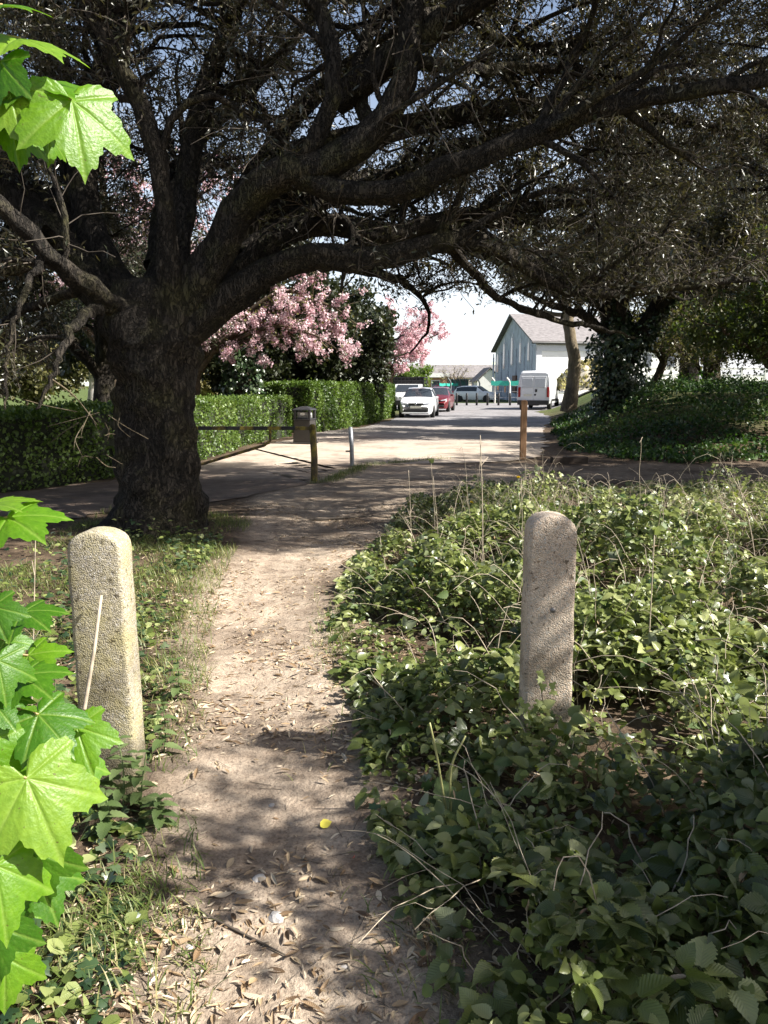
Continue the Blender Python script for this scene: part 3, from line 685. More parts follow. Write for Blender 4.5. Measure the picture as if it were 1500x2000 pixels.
for (x, y, s, lf, lab) in ((-12.5, 44, 1.25, 'olive', 'olive green bush on the lawn behind the ivy covered trunk'), (-17, 40, 1.5, 'olive', 'rounded olive bush at the far left of the lawn'), (-8.8, 42, 1.1, 'straw', 'straw coloured shrub beyond the low hedge'), (-22, 50, 1.8, 'straw', 'wide pale shrub at the back of the lawn')):
    bg_tree(lab, x, y, .4 * s, .12, 12, 1.9 * s, 2.3 * s, M['bark_mid'], M[lf], 80, 600, 9000, (.16, .3), name='bush', group='bushes on the lawn')

bg_tree('low dark evergreen shrub between the two clipped hedges', -5.0, 32.5, .5, .15, 14, 2.4, 3.4, M['bark'], M['ilex_far'], 110, 900, 20000, (.12, .22), zlo=.2, name='evergreen_shrub')
# cherries in blossom
def blossom(n, size=.085, per=15, mat='pink'):
    def f(C, tw, kp):
        N, k, _ = tw.shape; i = rng.integers(0, N, n); t = .3 + .7 * rng.random(n); fq = t * (k - 1.001); a = fq.astype(int); fr = (fq - a)[:, None]
        c = tw[i, a] * (1 - fr) + tw[i, a + 1] * fr; c[:, 2] -= .05
        if kp is not None: c = c[kp(c)]
        m = len(c); tone = np.clip(rng.normal(.5, .2, m), 0, 1); rad = size * rng.uniform(.6, 1.25, m)
        d = rdir(m * per).reshape(m, per, 3)
        pos = c[:, None] + d * rad[:, None, None]
        C.leaves(T_QUAD, pos.reshape(-1, 3), rdir(m * per), unit(d.reshape(-1, 3) + rng.normal(0, .4, (m * per, 3))), rng.uniform(.7, 1.1, m * per) * size, 1, np.clip(np.repeat(tone, per) + rng.normal(0, .12, m * per), 0, 1))
        return [M[mat]]
    return f
def cherry(label, x, y, h0, reach, rise, n, zlo, seedlimbs=None, xhi=None, size=.085, lean=(0, 0), mat='pink'):
    b = gnd(x, y)
    lm = free_limbs(b, h0, .2, 9, reach, rise, lean) + (seedlimbs or [])
    kp = lambda p: (p[:, 2] > zlo + .25 * wob(p[:, 0], p[:, 1], 2, 1)) & ((p[:, 0] < xhi) if xhi is not None else True)
    return make_tree('cherry_tree', label, 'tree', b, lm, M['bark_mid'], M['bronze'], 90, 700, 2600, (.6, 1.5), (.3, .8), (.06, .11), T=T_QUAD, keep=kp, group='cherry trees in pink blossom', grav=.3, extra=blossom(n, size, 15, mat), rough=.05, sides=10)
hang = [[(-5.3, 25.5, 2.8, .09), (-3.2, 25, 3.9, .06), (-1.8, 24.8, 4.0, .04), (-.7, 24.6, 3.3, .015)], [(-5.3, 25.5, 2.6, .07), (-3.4, 24.6, 3.3, .05), (-2.0, 24.2, 3.0, .03), (-1.1, 24.0, 2.4, .012)], [(-5.3, 25.5, 2.7, .09), (-3.6, 25, 3.5, .07), (-2.6, 24.7, 3.5, .05), (-1.7, 24.5, 2.7, .02)], [(-5.3, 25.5, 2.9, .09), (-3.4, 25.2, 4.3, .06), (-2.3, 25, 4.2, .04), (-1.4, 24.8, 3.3, .02)], [(-5.3, 25.5, 2.6, .07), (-3.7, 24.8, 3.0, .05), (-2.8, 24.4, 2.9, .03), (-2.2, 24.2, 2.4, .015)]]
cherry('cherry tree with big pink blossom clusters hanging over the clipped hedge', -6.0, 25.8, 2.2, 2.7, 4.3, 1550, 2.15, hang, size=.085)
cherry('paler pink cherry tree at the far end of the tall hedge, against the sky', .3, 45.5, 2.4, 3.6, 4.2, 1500, 2.1, None, 3.9, .115, mat='pink_pale')
cherry('cherry tree in blossom glimpsed high behind the oak boughs', -7.0, 21, 2.6, 3.8, 5.4, 1700, 3.0, None, None, .075)
# right hand side
bg_tree('small crooked bare tree with a leaning stem on the bank', 10.3, 31, 1.4, .17, 9, 2.4, 2.6, M['bark_mid'], M['olive'], 110, 800, 3800, (.1, .18), zlo=2.3, name='crooked_tree', lean=(.35, 0), group='trees on the bank')
bg_tree('broad olive leaved tree at the right edge of the bank', 12.0, 22.0, 2.0, .3, 11, 4.4, 5.2, M['bark_mid'], M['olive'], 120, 1500, 52000, (.09, .17), T=T_ILEX, zlo=2.35, name='broadleaf_tree', group='trees on the bank')
bg_tree('fresh green leaved tree low at the right edge, behind the undergrowth', 9.6, 18.6, 1.2, .2, 10, 2.5, 3.4, M['bark_mid'], M['spring_dull'], 90, 1000, 22000, (.07, .12), T=T_QUAD, zlo=2.2, name='leafy_tree', group='trees on the bank')
bg_tree('tall dark evergreen behind the ivy clad tree, shading the lane', 12.0, 32.2, 3.4, .35, 13, 3.4, 6.6, M['bark'], M['ilex_far'], 130, 1400, 42000, (.14, .25), zlo=4.6, group='trees on the bank')
bg_tree('dark evergreen out of view beyond the right edge, shading the dirt track', 11.8, 13.2, 3.0, .35, 13, 3.6, 6.0, M['bark'], M['ilex_far'], 130, 1300, 30000, (.10, .18), zlo=3.2, group='trees on the bank')
bg_tree('tangled twiggy shrub on top of the bank, right of the ivy clad tree', 11.6, 29.5, .5, .09, 12, 1.9, 1.9, M['bark_mid'], M['olive'], 110, 800, 3800, (.07, .13), zlo=1.0, name='shrub', group='shrubs on the bank')
bg_tree('dull green shrub on top of the bank at the right edge', 14.2, 28.0, .5, .09, 12, 2.2, 2.2, M['bark_mid'], M['spring_dull'], 110, 800, 7000, (.08, .14), zlo=1.0, name='shrub', group='shrubs on the bank')
bg_tree('olive tree far back on the bank, screening the long white wall', 14.5, 36, 1.8, .3, 11, 3.6, 4.8, M['bark_mid'], M['olive'], 100, 900, 15000, (.13, .22), zlo=2.8, name='broadleaf_tree', group='trees on the bank')
bg_tree('second dark oak whose boughs reach in from the right, trunk out of sight', 8.6, 12.0, 3.0, .45, 14, 4.6, 5.6, M['bark'], M['ilex'], 150, 1500, 40000, (.06, .11), T=T_ILEX, zlo=3.3, name='holm_oak', group=None)

# ------------------------------------------------------------------ hedges
def hedge(label, left, right, h, n, size, name='clipped_hedge', zj=.06, depth=None):
    """a clipped hedge between two ground polylines, solid inside, leafy skin outside"""
    a = resample(catmull(left, 6), 24); b = resample(catmull(right, 6), 24); A = Acc()
    hh = np.interp(np.linspace(0, 1, 24), np.linspace(0, 1, len(h)), h)
    c = .10; V = []
    for i in range(24):
        u = unit(b[i] - a[i]); p, q = a[i] + u * c, b[i] - u * c
        V += [(p[0], p[1], 0), (p[0], p[1], hh[i] - c), (q[0], q[1], hh[i] - c), (q[0], q[1], 0)]
    F = [(4 * i + j, 4 * i + 4 + j, 4 * i + 5 + j, 4 * i + 1 + j) for i in range(23) for j in range(3)] + [(0, 1, 2, 3), (95, 94, 93, 92)]
    A.faces(np.array(V), F, 1)
    t = rng.random(n); f = t * 22.99; i = f.astype(int); fr = (f - i)[:, None]
    pa = a[i] * (1 - fr) + a[i + 1] * fr; pb = b[i] * (1 - fr) + b[i + 1] * fr; hz = hh[i] * (1 - fr[:, 0]) + hh[i + 1] * fr[:, 0]
    wdt = np.linalg.norm(pb - pa, axis=1); s = rng.random(n) * (2 * hz + wdt)
    out = np.zeros((n, 3)); pos = np.zeros((n, 3)); u = unit(pb - pa); jit = .16 * rng.random(n) ** 1.5 - .10 * (rng.random(n) < .06) * rng.random(n)
    sideA = s < hz; sideB = (s >= hz) & (s < 2 * hz); top = s >= 2 * hz
    z = np.where(sideA, s, s - hz); bulge = .05 * wob(pa[:, 0] * 2 + pa[:, 1] * 2, z * 2, 2.2, 1) + .06 * wob(pb[:, 1], z * .3, 3.1, 2)
    for msk, base, sg in ((sideA, pa, -1), (sideB, pb, 1)):
        pos[msk, :2] = base[msk] + (u * (sg * (bulge + .03 - jit))[:, None])[msk]; pos[msk, 2] = z[msk]; out[msk, :2] = sg * u[msk]
    fx = (s - 2 * hz) / np.maximum(wdt, .01)
    pos[top, :2] = (pa + (pb - pa) * fx[:, None])[top]; pos[top, 2] = (hz + .03 - jit)[top] + .03 * wob(pos[top, 0], pos[top, 1], 4, 0); out[top, 2] = 1
    e = int(n * .12)                                   # leafy ends
    for k, sg in ((0, -1), (23, 1)):
        m = rng.random(e); zz = rng.random(e) * hh[k]; p = a[k] + (b[k] - a[k]) * m[:, None]; dr = unit(a[k] - a[k + (1 if k == 0 else -1)])
        pe = np.zeros((e, 3)); pe[:, :2] = p + dr * (.05 - .12 * rng.random(e))[:, None]; pe[:, 2] = zz
        oe = np.zeros((e, 3)); oe[:, :2] = dr; pos = np.vstack([pos, pe]); out = np.vstack([out, oe])
    gp_ = wob(pos[:, 0] * 2.2 + pos[:, 1] * 2.2, pos[:, 2] * .5, 2.4, 3) + .5 * wob(pos[:, 0] + pos[:, 1], pos[:, 2] * 2, 5, 0)
    kk = rng.random(len(pos)) < np.clip(1.15 - .75 * np.maximum(gp_, 0), .15, 1); pos, out = pos[kk], out[kk]
    N = len(pos); tone = np.clip(.45 + .25 * wob(pos[:, 0] * 1.5, pos[:, 1] * 1.5 + pos[:, 2], 2, 3) + rng.normal(0, .2, N), 0, 1)
    A.leaves(T_QUAD, pos, unit(rdir(N) + np.array([0, 0, .5]) + out * .4), unit(out + rng.normal(0, .55, (N, 3))), rng.uniform(*size, N), 0, tone)
    return tag(A.build(name, [M['hedge'], M['hedge_core']]), label, 'hedge', 'clipped hedges along the lane')
hedge('low clipped hedge along the lane, running behind the gate and the oak trunk', [(-14.5, 9.3), (-9.7, 11.6), (-6.4, 13.4), (-4.9, 17.2), (-4.9, 22), (-4.4, 25.6)], [(-13, 7.2), (-9, 9.9), (-5.45, 12.15), (-3.95, 16.8), (-3.65, 21.5), (-2.9, 25.2)], (1.16, 1.16, 1.2, 1.2, 1.22), 60000, (.045, .085))
hedge('tall clipped hedge running from behind the litter bin to the parked cars', [(-4.3, 27.3), (-3.4, 31.6), (-2.2, 36), (-1.4, 41.8)], [(-2.4, 27.0), (-.95, 31.6), (-.2, 36), (.55, 41.5)], (1.62, 1.62, 1.58, 1.55), 60000, (.06, .11))

# ------------------------------------------------------------------ concrete bollards by the path
def bollard(name, x, y, w_, d_, h, mat, label, ry=0.0, hole=None):
    bm = bmesh.new(); n = 14; hw = w_ / 2; rt = .055
    pts = [(-hw * 1.06, -.2), (hw * 1.06, -.2)]
    pts += [(hw * (1 if s > 0 else 1), h - .085) for s in (1,)]
    for i in range(1, n):
        t = i / n; pts.append((hw * math.cos(math.pi * t), h - .085 + .085 * math.sin(math.pi * t) ** .75))
    pts.append((-hw, h - .085))
    vs = [bm.verts.new((px, -d_ / 2, pz)) for px, pz in pts]
    f = bm.faces.new(vs); r = bmesh.ops.extrude_face_region(bm, geom=[f])
    bmesh.ops.translate(bm, verts=[v for v in r['geom'] if isinstance(v, bmesh.types.BMVert)], vec=(0, d_, 0))
    bmesh.ops.recalc_face_normals(bm, faces=bm.faces)
    ed = [e for e in bm.edges if abs(e.verts[0].co.y - e.verts[1].co.y) < 1e-5]
    bmesh.ops.bevel(bm, geom=ed, offset=.016, segments=2, affect='EDGES', profile=.6)
    bmesh.ops.triangulate(bm, faces=[f for f in bm.faces if len(f.verts) > 4])
    bmesh.ops.subdivide_edges(bm, edges=[e for e in bm.edges if e.calc_length() > .2], cuts=10, use_grid_fill=True)
    for v in bm.verts:
        c = v.co; k = .0018
        v.co += Vector((k * math.sin(c.z * 31 + c.y * 40) + k * random.uniform(-.6, .6), k * random.uniform(-.6, .6), k * random.uniform(-.6, .6)))
    me = bpy.data.meshes.new(name); bm.to_mesh(me); bm.free()
    for p in me.polygons: p.use_smooth = True
    me.materials.append(mat)
    root = thing(name, (x, y, float(H(x, y))), label, 'bollard', 'old concrete bollards either side of the path')
    o = bpy.data.objects.new('post', me); S.collection.objects.link(o); o.parent = root
    root.rotation_euler = (0, ry, 0)
    return root
LBX, LBY, RBX, RBY = -1.075, 3.02, .672, 3.2
bollard('concrete_bollard', LBX, LBY, .203, .15, 1.06, concrete_mat('lichened_concrete', (.33, .295, .215), (.34, .30, .15), .7), 'yellow lichened concrete bollard with a stick leaning on it, left of path', R_(-.8))
rb = bollard('concrete_bollard', RBX, RBY, .192, .14, 1.065, concrete_mat('pebbled_concrete', (.52, .42, .325), (.52, .45, .35), .4), 'brownish pebbled concrete bollard standing among the brambles', 0)
p = at(1080, 1192, RBY - .08)
A = Acc(); A.lathe([(.011, .0), (.012, -.004), (.007, -.007), (0.0, -.008)], (p[0] - RBX, -.078 + .0, p[2] - float(H(RBX, RBY))), 10, 0, 'y')
A.build('hole_stud', plain('hole_stud_grey', (.2, .19, .18), .5, .6), rb)  # raised grey stud put where the post has a small hole
A = Acc(); a0 = at(165, 1385, 2.80); a1 = at(198, 1162, 2.92)
A.tubes(np.array([a0, a0 * .5 + a1 * .5 + [0.004, 0, 0], a1]), np.array([.0075, .007, .006]), 7, 0)
tag(A.build('stick', M['cane']), 'straight pale stick leaning against the left bollard', 'stick')

# ------------------------------------------------------------------ barrier gate, posts, bin
yel, n_, l_, b_ = nodes('worn_yellow_paint'); tt = noise(n_, l_, 7, 6, .7, coords(n_, l_, (1, 1, .6))); rr = ramp(n_, [(.40, (.06, .042, .02)), (.5, (.14, .10, .03)), (.62, (.34, .26, .03))]); l_.new(tt.outputs['Fac'], rr.inputs['Fac']); l_.new(rr.outputs['Color'], b_.inputs['Base Color']); b_.inputs['Roughness'].default_value = .65; blk = plain('worn_black_paint', (.025, .024, .022), .6, var=.4, scale=14)
gp = at(618, 935, 13.4); GX, GY = float(gp[0]), 13.4
g = thing('barrier_gate', gnd(GX, GY), 'yellow and black striped swing barrier across the lane behind the oak', 'gate')
A = Acc(); A.tubes(np.array([(-.04, 0, -.1), (-.03, 0, .4), (-.055, 0, .93)]), np.array([.058, .056, .054]), 10, 0); A.lathe([(.05, .93), (.03, .95), (0, .955)], (-.055, 0, 0), 10, 0)
A.build('gate_post', yel, g)
A = Acc(); x0 = -3.1; zb = .885; n = 13
for i in range(n):
    xa, xb = x0 + (-.11 - x0) * i / n, x0 + (-.11 - x0) * (i + 1) / n
    A.box(((xa + xb) / 2, 0, zb - .0), (xb - xa - .002, .05, .06), i % 2)
A.build('bar', [yel, blk], g, .006)
A = Acc(); A.tubes(np.array([(-2.7, .0, .12), (-1.9, 0, .29), (-.86, 0, .60), (-.76, 0, .68), (-.76, 0, .86)]), np.full(5, .024), 8, 0)
A.build('brace', yel, g)
A = Acc(); A.box((-3.16, 0, .46), (.1, .1, .95), 0); A.build('hinge_post', yel, g, .01)
gq = gnd(float(at(687, 905, 15.9)[0]), 15.9)
g2 = thing('metal_post', gq, 'thin grey metal post standing right of the barrier gate', 'post')
A = Acc(); A.tubes(np.array([(.01, 0, -.1), (0, 0, .4), (-.02, 0, .76)]), np.full(3, .042), 10, 0); A.lathe([(.042, .76), (.03, .775), (0, .78)], (-.02, 0, 0), 10); A.build('shaft', plain('galvanised', (.26, .27, .29), .5, .5, .3), g2)
A = Acc(); A.box((-.07, 0, .3), (.1, .02, .03)); A.build('catch', blk, g2)
gw = gnd(float(at(1021, 890, 17.4)[0]), 17.4)
A = Acc(); A.prism([(-.065, -.1), (.065, -.1), (.062, 1.24), (.03, 1.275), (-.062, 1.265)], -.055, .055, 'y')
wm, n_, l_, b_ = nodes('orange_timber')
tt = noise(n_, l_, 9, 6, .65, coords(n_, l_, (4, 4, .35))); rr = ramp(n_, [(.3, (.13, .065, .03)), (.7, (.31, .175, .085))]); l_.new(tt.outputs['Fac'], rr.inputs['Fac']); l_.new(rr.outputs['Color'], b_.inputs['Base Color']); b_.inputs['Roughness'].default_value = .8
o = A.build('wooden_post', wm, None, .008); o.location = gw; tag(o, 'square orange brown timber post at the mouth of the lane', 'post')
bx = at(596, 865, 22.0)
bn = thing('litter_bin', gnd(float(bx[0]), 22.0), 'dark square litter bin with a hooded top beside the hedge', 'litter bin', rz=R_(-14))
bd = plain('bin_plastic', (.026, .026, .028), .5, 0, .2); bt = plain('bin_tan', (.038, .034, .031), .5)
A = Acc(); A.box((0, 0, .36), (.52, .52, .60), 0, 0, .90); A.box((0, 0, .03), (.58, .58, .06), 0); A.build('body', bt, bn, .02)
A = Acc()
for sx in (-1, 1):
    for sy in (-1, 1): A.box((sx * .205, sy * .205, .80), (.07, .07, .25), 0)
A.box((0, 0, .675), (.5, .5, .04)); A.build('hood_frame', bd, bn, .012)
A = Acc(); A.faces(np.array([(-.27, -.27, .92), (.27, -.27, .92), (.27, .27, .92), (-.27, .27, .92), (-.25, -.25, .95), (.25, -.25, .95), (.25, .25, .95), (-.25, .25, .95), (-.07, -.07, 1.02), (.07, -.07, 1.02), (.07, .07, 1.02), (-.07, .07, 1.02)]),
        [(3, 2, 1, 0), (0, 1, 5, 4), (1, 2, 6, 5), (2, 3, 7, 6), (3, 0, 4, 7), (4, 5, 9, 8), (5, 6, 10, 9), (6, 7, 11, 10), (7, 4, 8, 11), (8, 9, 10, 11)])
A.build('lid', bd, bn, .008)
A = Acc(); A.box((0, 0, .79), (.33, .33, .18)); A.build('inner_liner', plain('liner', (.20, .2, .2), .6), bn, .02)
wp = plain('white_decal', (.72, .72, .7), .5)
A = Acc(); A.box((0, -.1725, .82), (.13, .01, .07)); A.build('decal', wp, bn, .004)
A = Acc(); A.box((.1725, 0, .82), (.01, .13, .07)); A.build('decal', wp, bn, .004)

# timber baulk at the foot of the bank
q = gnd(*[float(v) for v in at(1112, 888, 16.6)[:2]]); A = Acc(); A.box((0, 0, .06), (.75, .2, .14), 0, .06)
o = A.build('timber_baulk', plain('old_timber', (.05, .035, .025), .9, bmp=.4), None, .015); o.location = q; tag(o, 'short dark timber baulk lying at the foot of the bank', 'timber')

# ------------------------------------------------------------------ vehicles
glass = plain('car_glass', (.035, .042, .05), .08, 0, .1, spec=.9); tyre = plain('tyre', (.018, .018, .018), .85); alloy = plain('alloy', (.45, .45, .46), .35, .8, .1)
trim = plain('black_trim', (.02, .02, .021), .5); chrome = plain('chrome', (.6, .6, .62), .15, 1, .05); redl = plain('red_lens', (.32, .02, .015), .2, 0, .15); clear = plain('lamp_lens', (.5, .52, .55), .12, .3, .1)
plate_w = plain('plate', (.66, .64, .55), .4, 0, .05); plate_t = plain('plate_ink', (.03, .03, .03), .5)
def wheel(root, x, y, r, wd, out):
    W = Acc(); W.lathe([(r * .62, -wd / 2), (r * .93, -wd / 2), (r, -wd * .3), (r, wd * .3), (r * .93, wd / 2), (r * .62, wd / 2)], (0, 0, 0), 24, 0, 'x'); o = W.build('tyre', tyre)
    h = thing('wheel', (x, y, r), None, None); h.parent = root; o.parent = h
    W = Acc(); W.lathe([(0.001, wd * .1 * out), (r * .2, wd * .22 * out), (r * .56, wd * .12 * out), (r * .64, wd * .42 * out)], (0, 0, 0), 20, 0, 'x')
    for i in range(5):
        a = i * 2 * math.pi / 5; W.box((wd * .22 * out, math.cos(a) * r * .34, math.sin(a) * r * .34), (.02, r * .16, r * .5), 0, 0, 1, a + math.pi / 2)
    W.build('rim', alloy, h)
def car(name, label, loc, rz, paint, Lg=3.95, Wd=1.68, Ht=1.46, group='cars parked in the distance', dark_roof=False):
    """hatchback, nose along -y"""
    root = thing(name, loc, label, 'car', group, rz)
    hw = Wd / 2; zb = .2; belt = .93
    #   y, half width, bonnet/roof height, roof half width, windscreen factor
    st = [(-Lg / 2, .62, .55, .5), (-Lg / 2 + .06, .74, .70, .62), (-Lg / 2 + .3, .80, .82, .68), (-Lg / 2 + .95, .835, .97, .72), (-Lg / 2 + 1.08, .84, 1.0, .70), (-Lg / 2 + 1.72, .84, Ht - .05, .57), (-Lg / 2 + 2.05, .84, Ht, .58), (-Lg / 2 + 2.45, .84, Ht + .005, .58), (Lg / 2 - .75, .84, Ht - .03, .57), (Lg / 2 - .32, .83, Ht - .12, .55), (Lg / 2 - .08, .80, 1.0, .66), (Lg / 2 - .02, .77, .85, .7), (Lg / 2, .7, .45, .62)]
    k = hw / .84; rows = []
    for y, h, zt, tr in st:
        h *= k; tr *= k; b = min(belt, zt - .04)
        cab = zt > 1.02
        rows.append([(h * .9, y, zb), (h * .985, y, .33), (h, y, .6 if zt > .7 else zt * .8), (h * .985, y, b), (h * .985 + (tr - h * .985) * (.1 if cab else .3), y, b + (zt - b) * (.1 if cab else .3)),
                     (h * .985 + (tr - h * .985) * (.86 if cab else .6), y, b + (zt - b) * (.84 if cab else .7)), (tr * .94, y, zt - .012), (tr * .5, y, zt + .006), (0, y, zt + .012)])
    Rw = np.array(rows); n = Rw.shape[1]; full = np.concatenate([Rw, Rw[:, ::-1][:, 1:] * [-1, 1, 1]], 1); m = full.shape[1]
    body, scr, win, rwin = [], [], [], []
    for i in range(len(st) - 1):
        for j in range(m - 1):
            f = (i * m + j, i * m + j + 1, (i + 1) * m + j + 1, (i + 1) * m + j); jj = min(j, m - 2 - j)
            if i == 4 and jj >= 5: scr.append(f)
            elif i in (5, 6, 7) and jj == 4: win.append((f, j < n))
            elif i == 8 and jj == 4: win.append((f, j < n))
            elif i == 9 and jj >= 5: rwin.append(f)
            else: body.append(f)
    V = full.reshape(-1, 3); body += [tuple(range(m)), tuple((len(st) - 1) * m + j for j in range(m - 1, -1, -1))]
    def part(nm, F, mt):
        u = np.unique([q for f in F for q in f]); d = {v: i for i, v in enumerate(u)}
        A = Acc(); A.faces(V[u], [tuple(d[q] for q in f) for f in F], 0, True); return A.build(nm, mt, root)
    part('body', body, paint)
    part('windscreen', scr, glass); part('rear_window', rwin, glass)
    for side in (True, False): part('side_window', [f for f, s in win if s == side], glass)
    if dark_roof: pass
    r = .3
    for sx in (-1, 1):
        for y in (-Lg / 2 + .72, Lg / 2 - .68):
            A = Acc(); A.lathe([(.001, 0), (r * 1.14, 0), (r * 1.14, .012), (.001, .012)], (sx * (hw - .012) - .006 + .004 * sx, y, r + .01), 22, 0, 'x'); A.build('wheel_arch', trim, root)
            wheel(root, sx * (hw - .075), y, r, .2, sx)
    fy = -Lg / 2
    for sx in (-1, 1):
        A = Acc(); A.faces(np.array([(sx * .40 * k, fy + .035, .66), (sx * .70 * k, fy + .075, .68), (sx * .765 * k, fy + .22, .80), (sx * .60 * k, fy + .10, .75), (sx * .40 * k, fy + .05, .71),
                                     (sx * .40 * k, fy + .3, .66), (sx * .70 * k, fy + .3, .68), (sx * .74 * k, fy + .4, .80), (sx * .60 * k, fy + .3, .75), (sx * .40 * k, fy + .3, .71)]) - np.array([0, .025, 0]),
                           [(0, 1, 2, 3, 4), (9, 8, 7, 6, 5)] + [((i + 1) % 5, i, i + 5, (i + 1) % 5 + 5) for i in range(5)]); A.build('headlight', clear, root)
        A = Acc(); A.box((sx * (hw + .07), -Lg / 2 + 1.32, .98), (.16, .1, .11)); A.build('mirror', paint, root, .025)
        A = Acc(); A.box((sx * .70 * k, Lg / 2 - .02, .84), (.14, .1, .26)); A.build('tail_light', redl, root, .02)
    A = Acc(); A.box((0, fy + .02, .69), (.72 * k, .1, .06)); A.build('grille', trim, root, .01)
    A = Acc(); A.box((0, fy - .005, .36), (1.15 * k, .1, .13)); A.build('lower_grille', trim, root, .03)
    A = Acc(); A.box((0, fy + .01, .25), (1.3 * k, .14, .07)); A.build('bumper_lip', paint, root, .02)
    A = Acc(); A.box((0, fy - .03, .53), (.52, .02, .11)); pl = A.build('number_plate', plate_w, root)
    A = Acc(); A.lathe([(.001, -.012), (.05, -.01), (.052, .0)], (0, fy - .035, .69), 14, 0, 'y'); A.build('badge', chrome, root)
    return root
white = plain('white_paint', (.74, .75, .76), .28, 0, .03, coat=.5); redp = plain('red_paint', (.12, .014, .018), .3, 0, .08, coat=.5)
car('parked_car', 'white hatchback facing the camera, parked at the end of the hedge', gnd(1.80, 41.0), R_(-8), white)
car('parked_car', 'dark red hatchback parked right behind the white hatchback', gnd(3.3, 49.5), R_(-11), redp)
car('parked_car', 'white hatchback side on behind the row of black bollards', gnd(8.75, 77), R_(62), white, 4.1, 1.75, 1.5)
car('parked_car', 'bright red car in front of the green shed beyond the fence', gnd(6.75, 84), R_(40), plain('bright_red', (.48, .03, .03), .35, 0, .06), 4.0, 1.7, 1.6)
def flatbed():
    r = thing('flatbed_truck', gnd(1.6, 52), 'white pickup truck with a black mesh rack, half hidden behind the hedge end', 'truck', None, R_(-8))
    A = Acc(); A.prism([(-1.9, .35), (-1.92, .85), (-1.75, 1.05), (-1.0, 1.12), (-.55, 1.62), (.35, 1.66), (.42, .95), (.42, .35)], -.84, .84, 'x'); A.box((0, 1.35, .78), (1.7, 1.9, .4)); A.build('cab', white, r, .05)
    A = Acc(); A.faces(np.array([(-.72, -1.01, 1.16), (.72, -1.01, 1.16), (.66, -.6, 1.58), (-.66, -.6, 1.58)]) + [0, -.02, .02], [(0, 1, 2, 3)]); A.build('windscreen', glass, r)
    A = Acc()
    for x in np.linspace(-.95, .95, 9): A.box((x, -.1, 1.86), (.045, .05, .42))
    for z in (1.66, 1.86, 2.06): A.box((0, -.1, z), (2.0, .055, .06))
    for x in (-.95, .95): A.box((x, 1.1, 2.06), (.06, 2.4, .06)); A.box((x, 2.25, 1.5), (.06, .06, 1.15)); A.box((x, -.1, 1.4), (.06, .06, .8))
    A.box((0, -.06, 1.86), (1.9, .02, .38))
    A.build('rack', trim, r)
    A = Acc(); A.box((0, -1.95, .5), (1.72, .16, .3)); A.build('bumper', trim, r, .03)
    for sx in (-1, 1):
        A = Acc(); A.box((sx * .62, -1.93, .82), (.3, .08, .16)); A.build('headlight', clear, r, .02)
        for y in (-1.2, 1.5): wheel(r, sx * .78, y, .33, .22, sx)
flatbed()
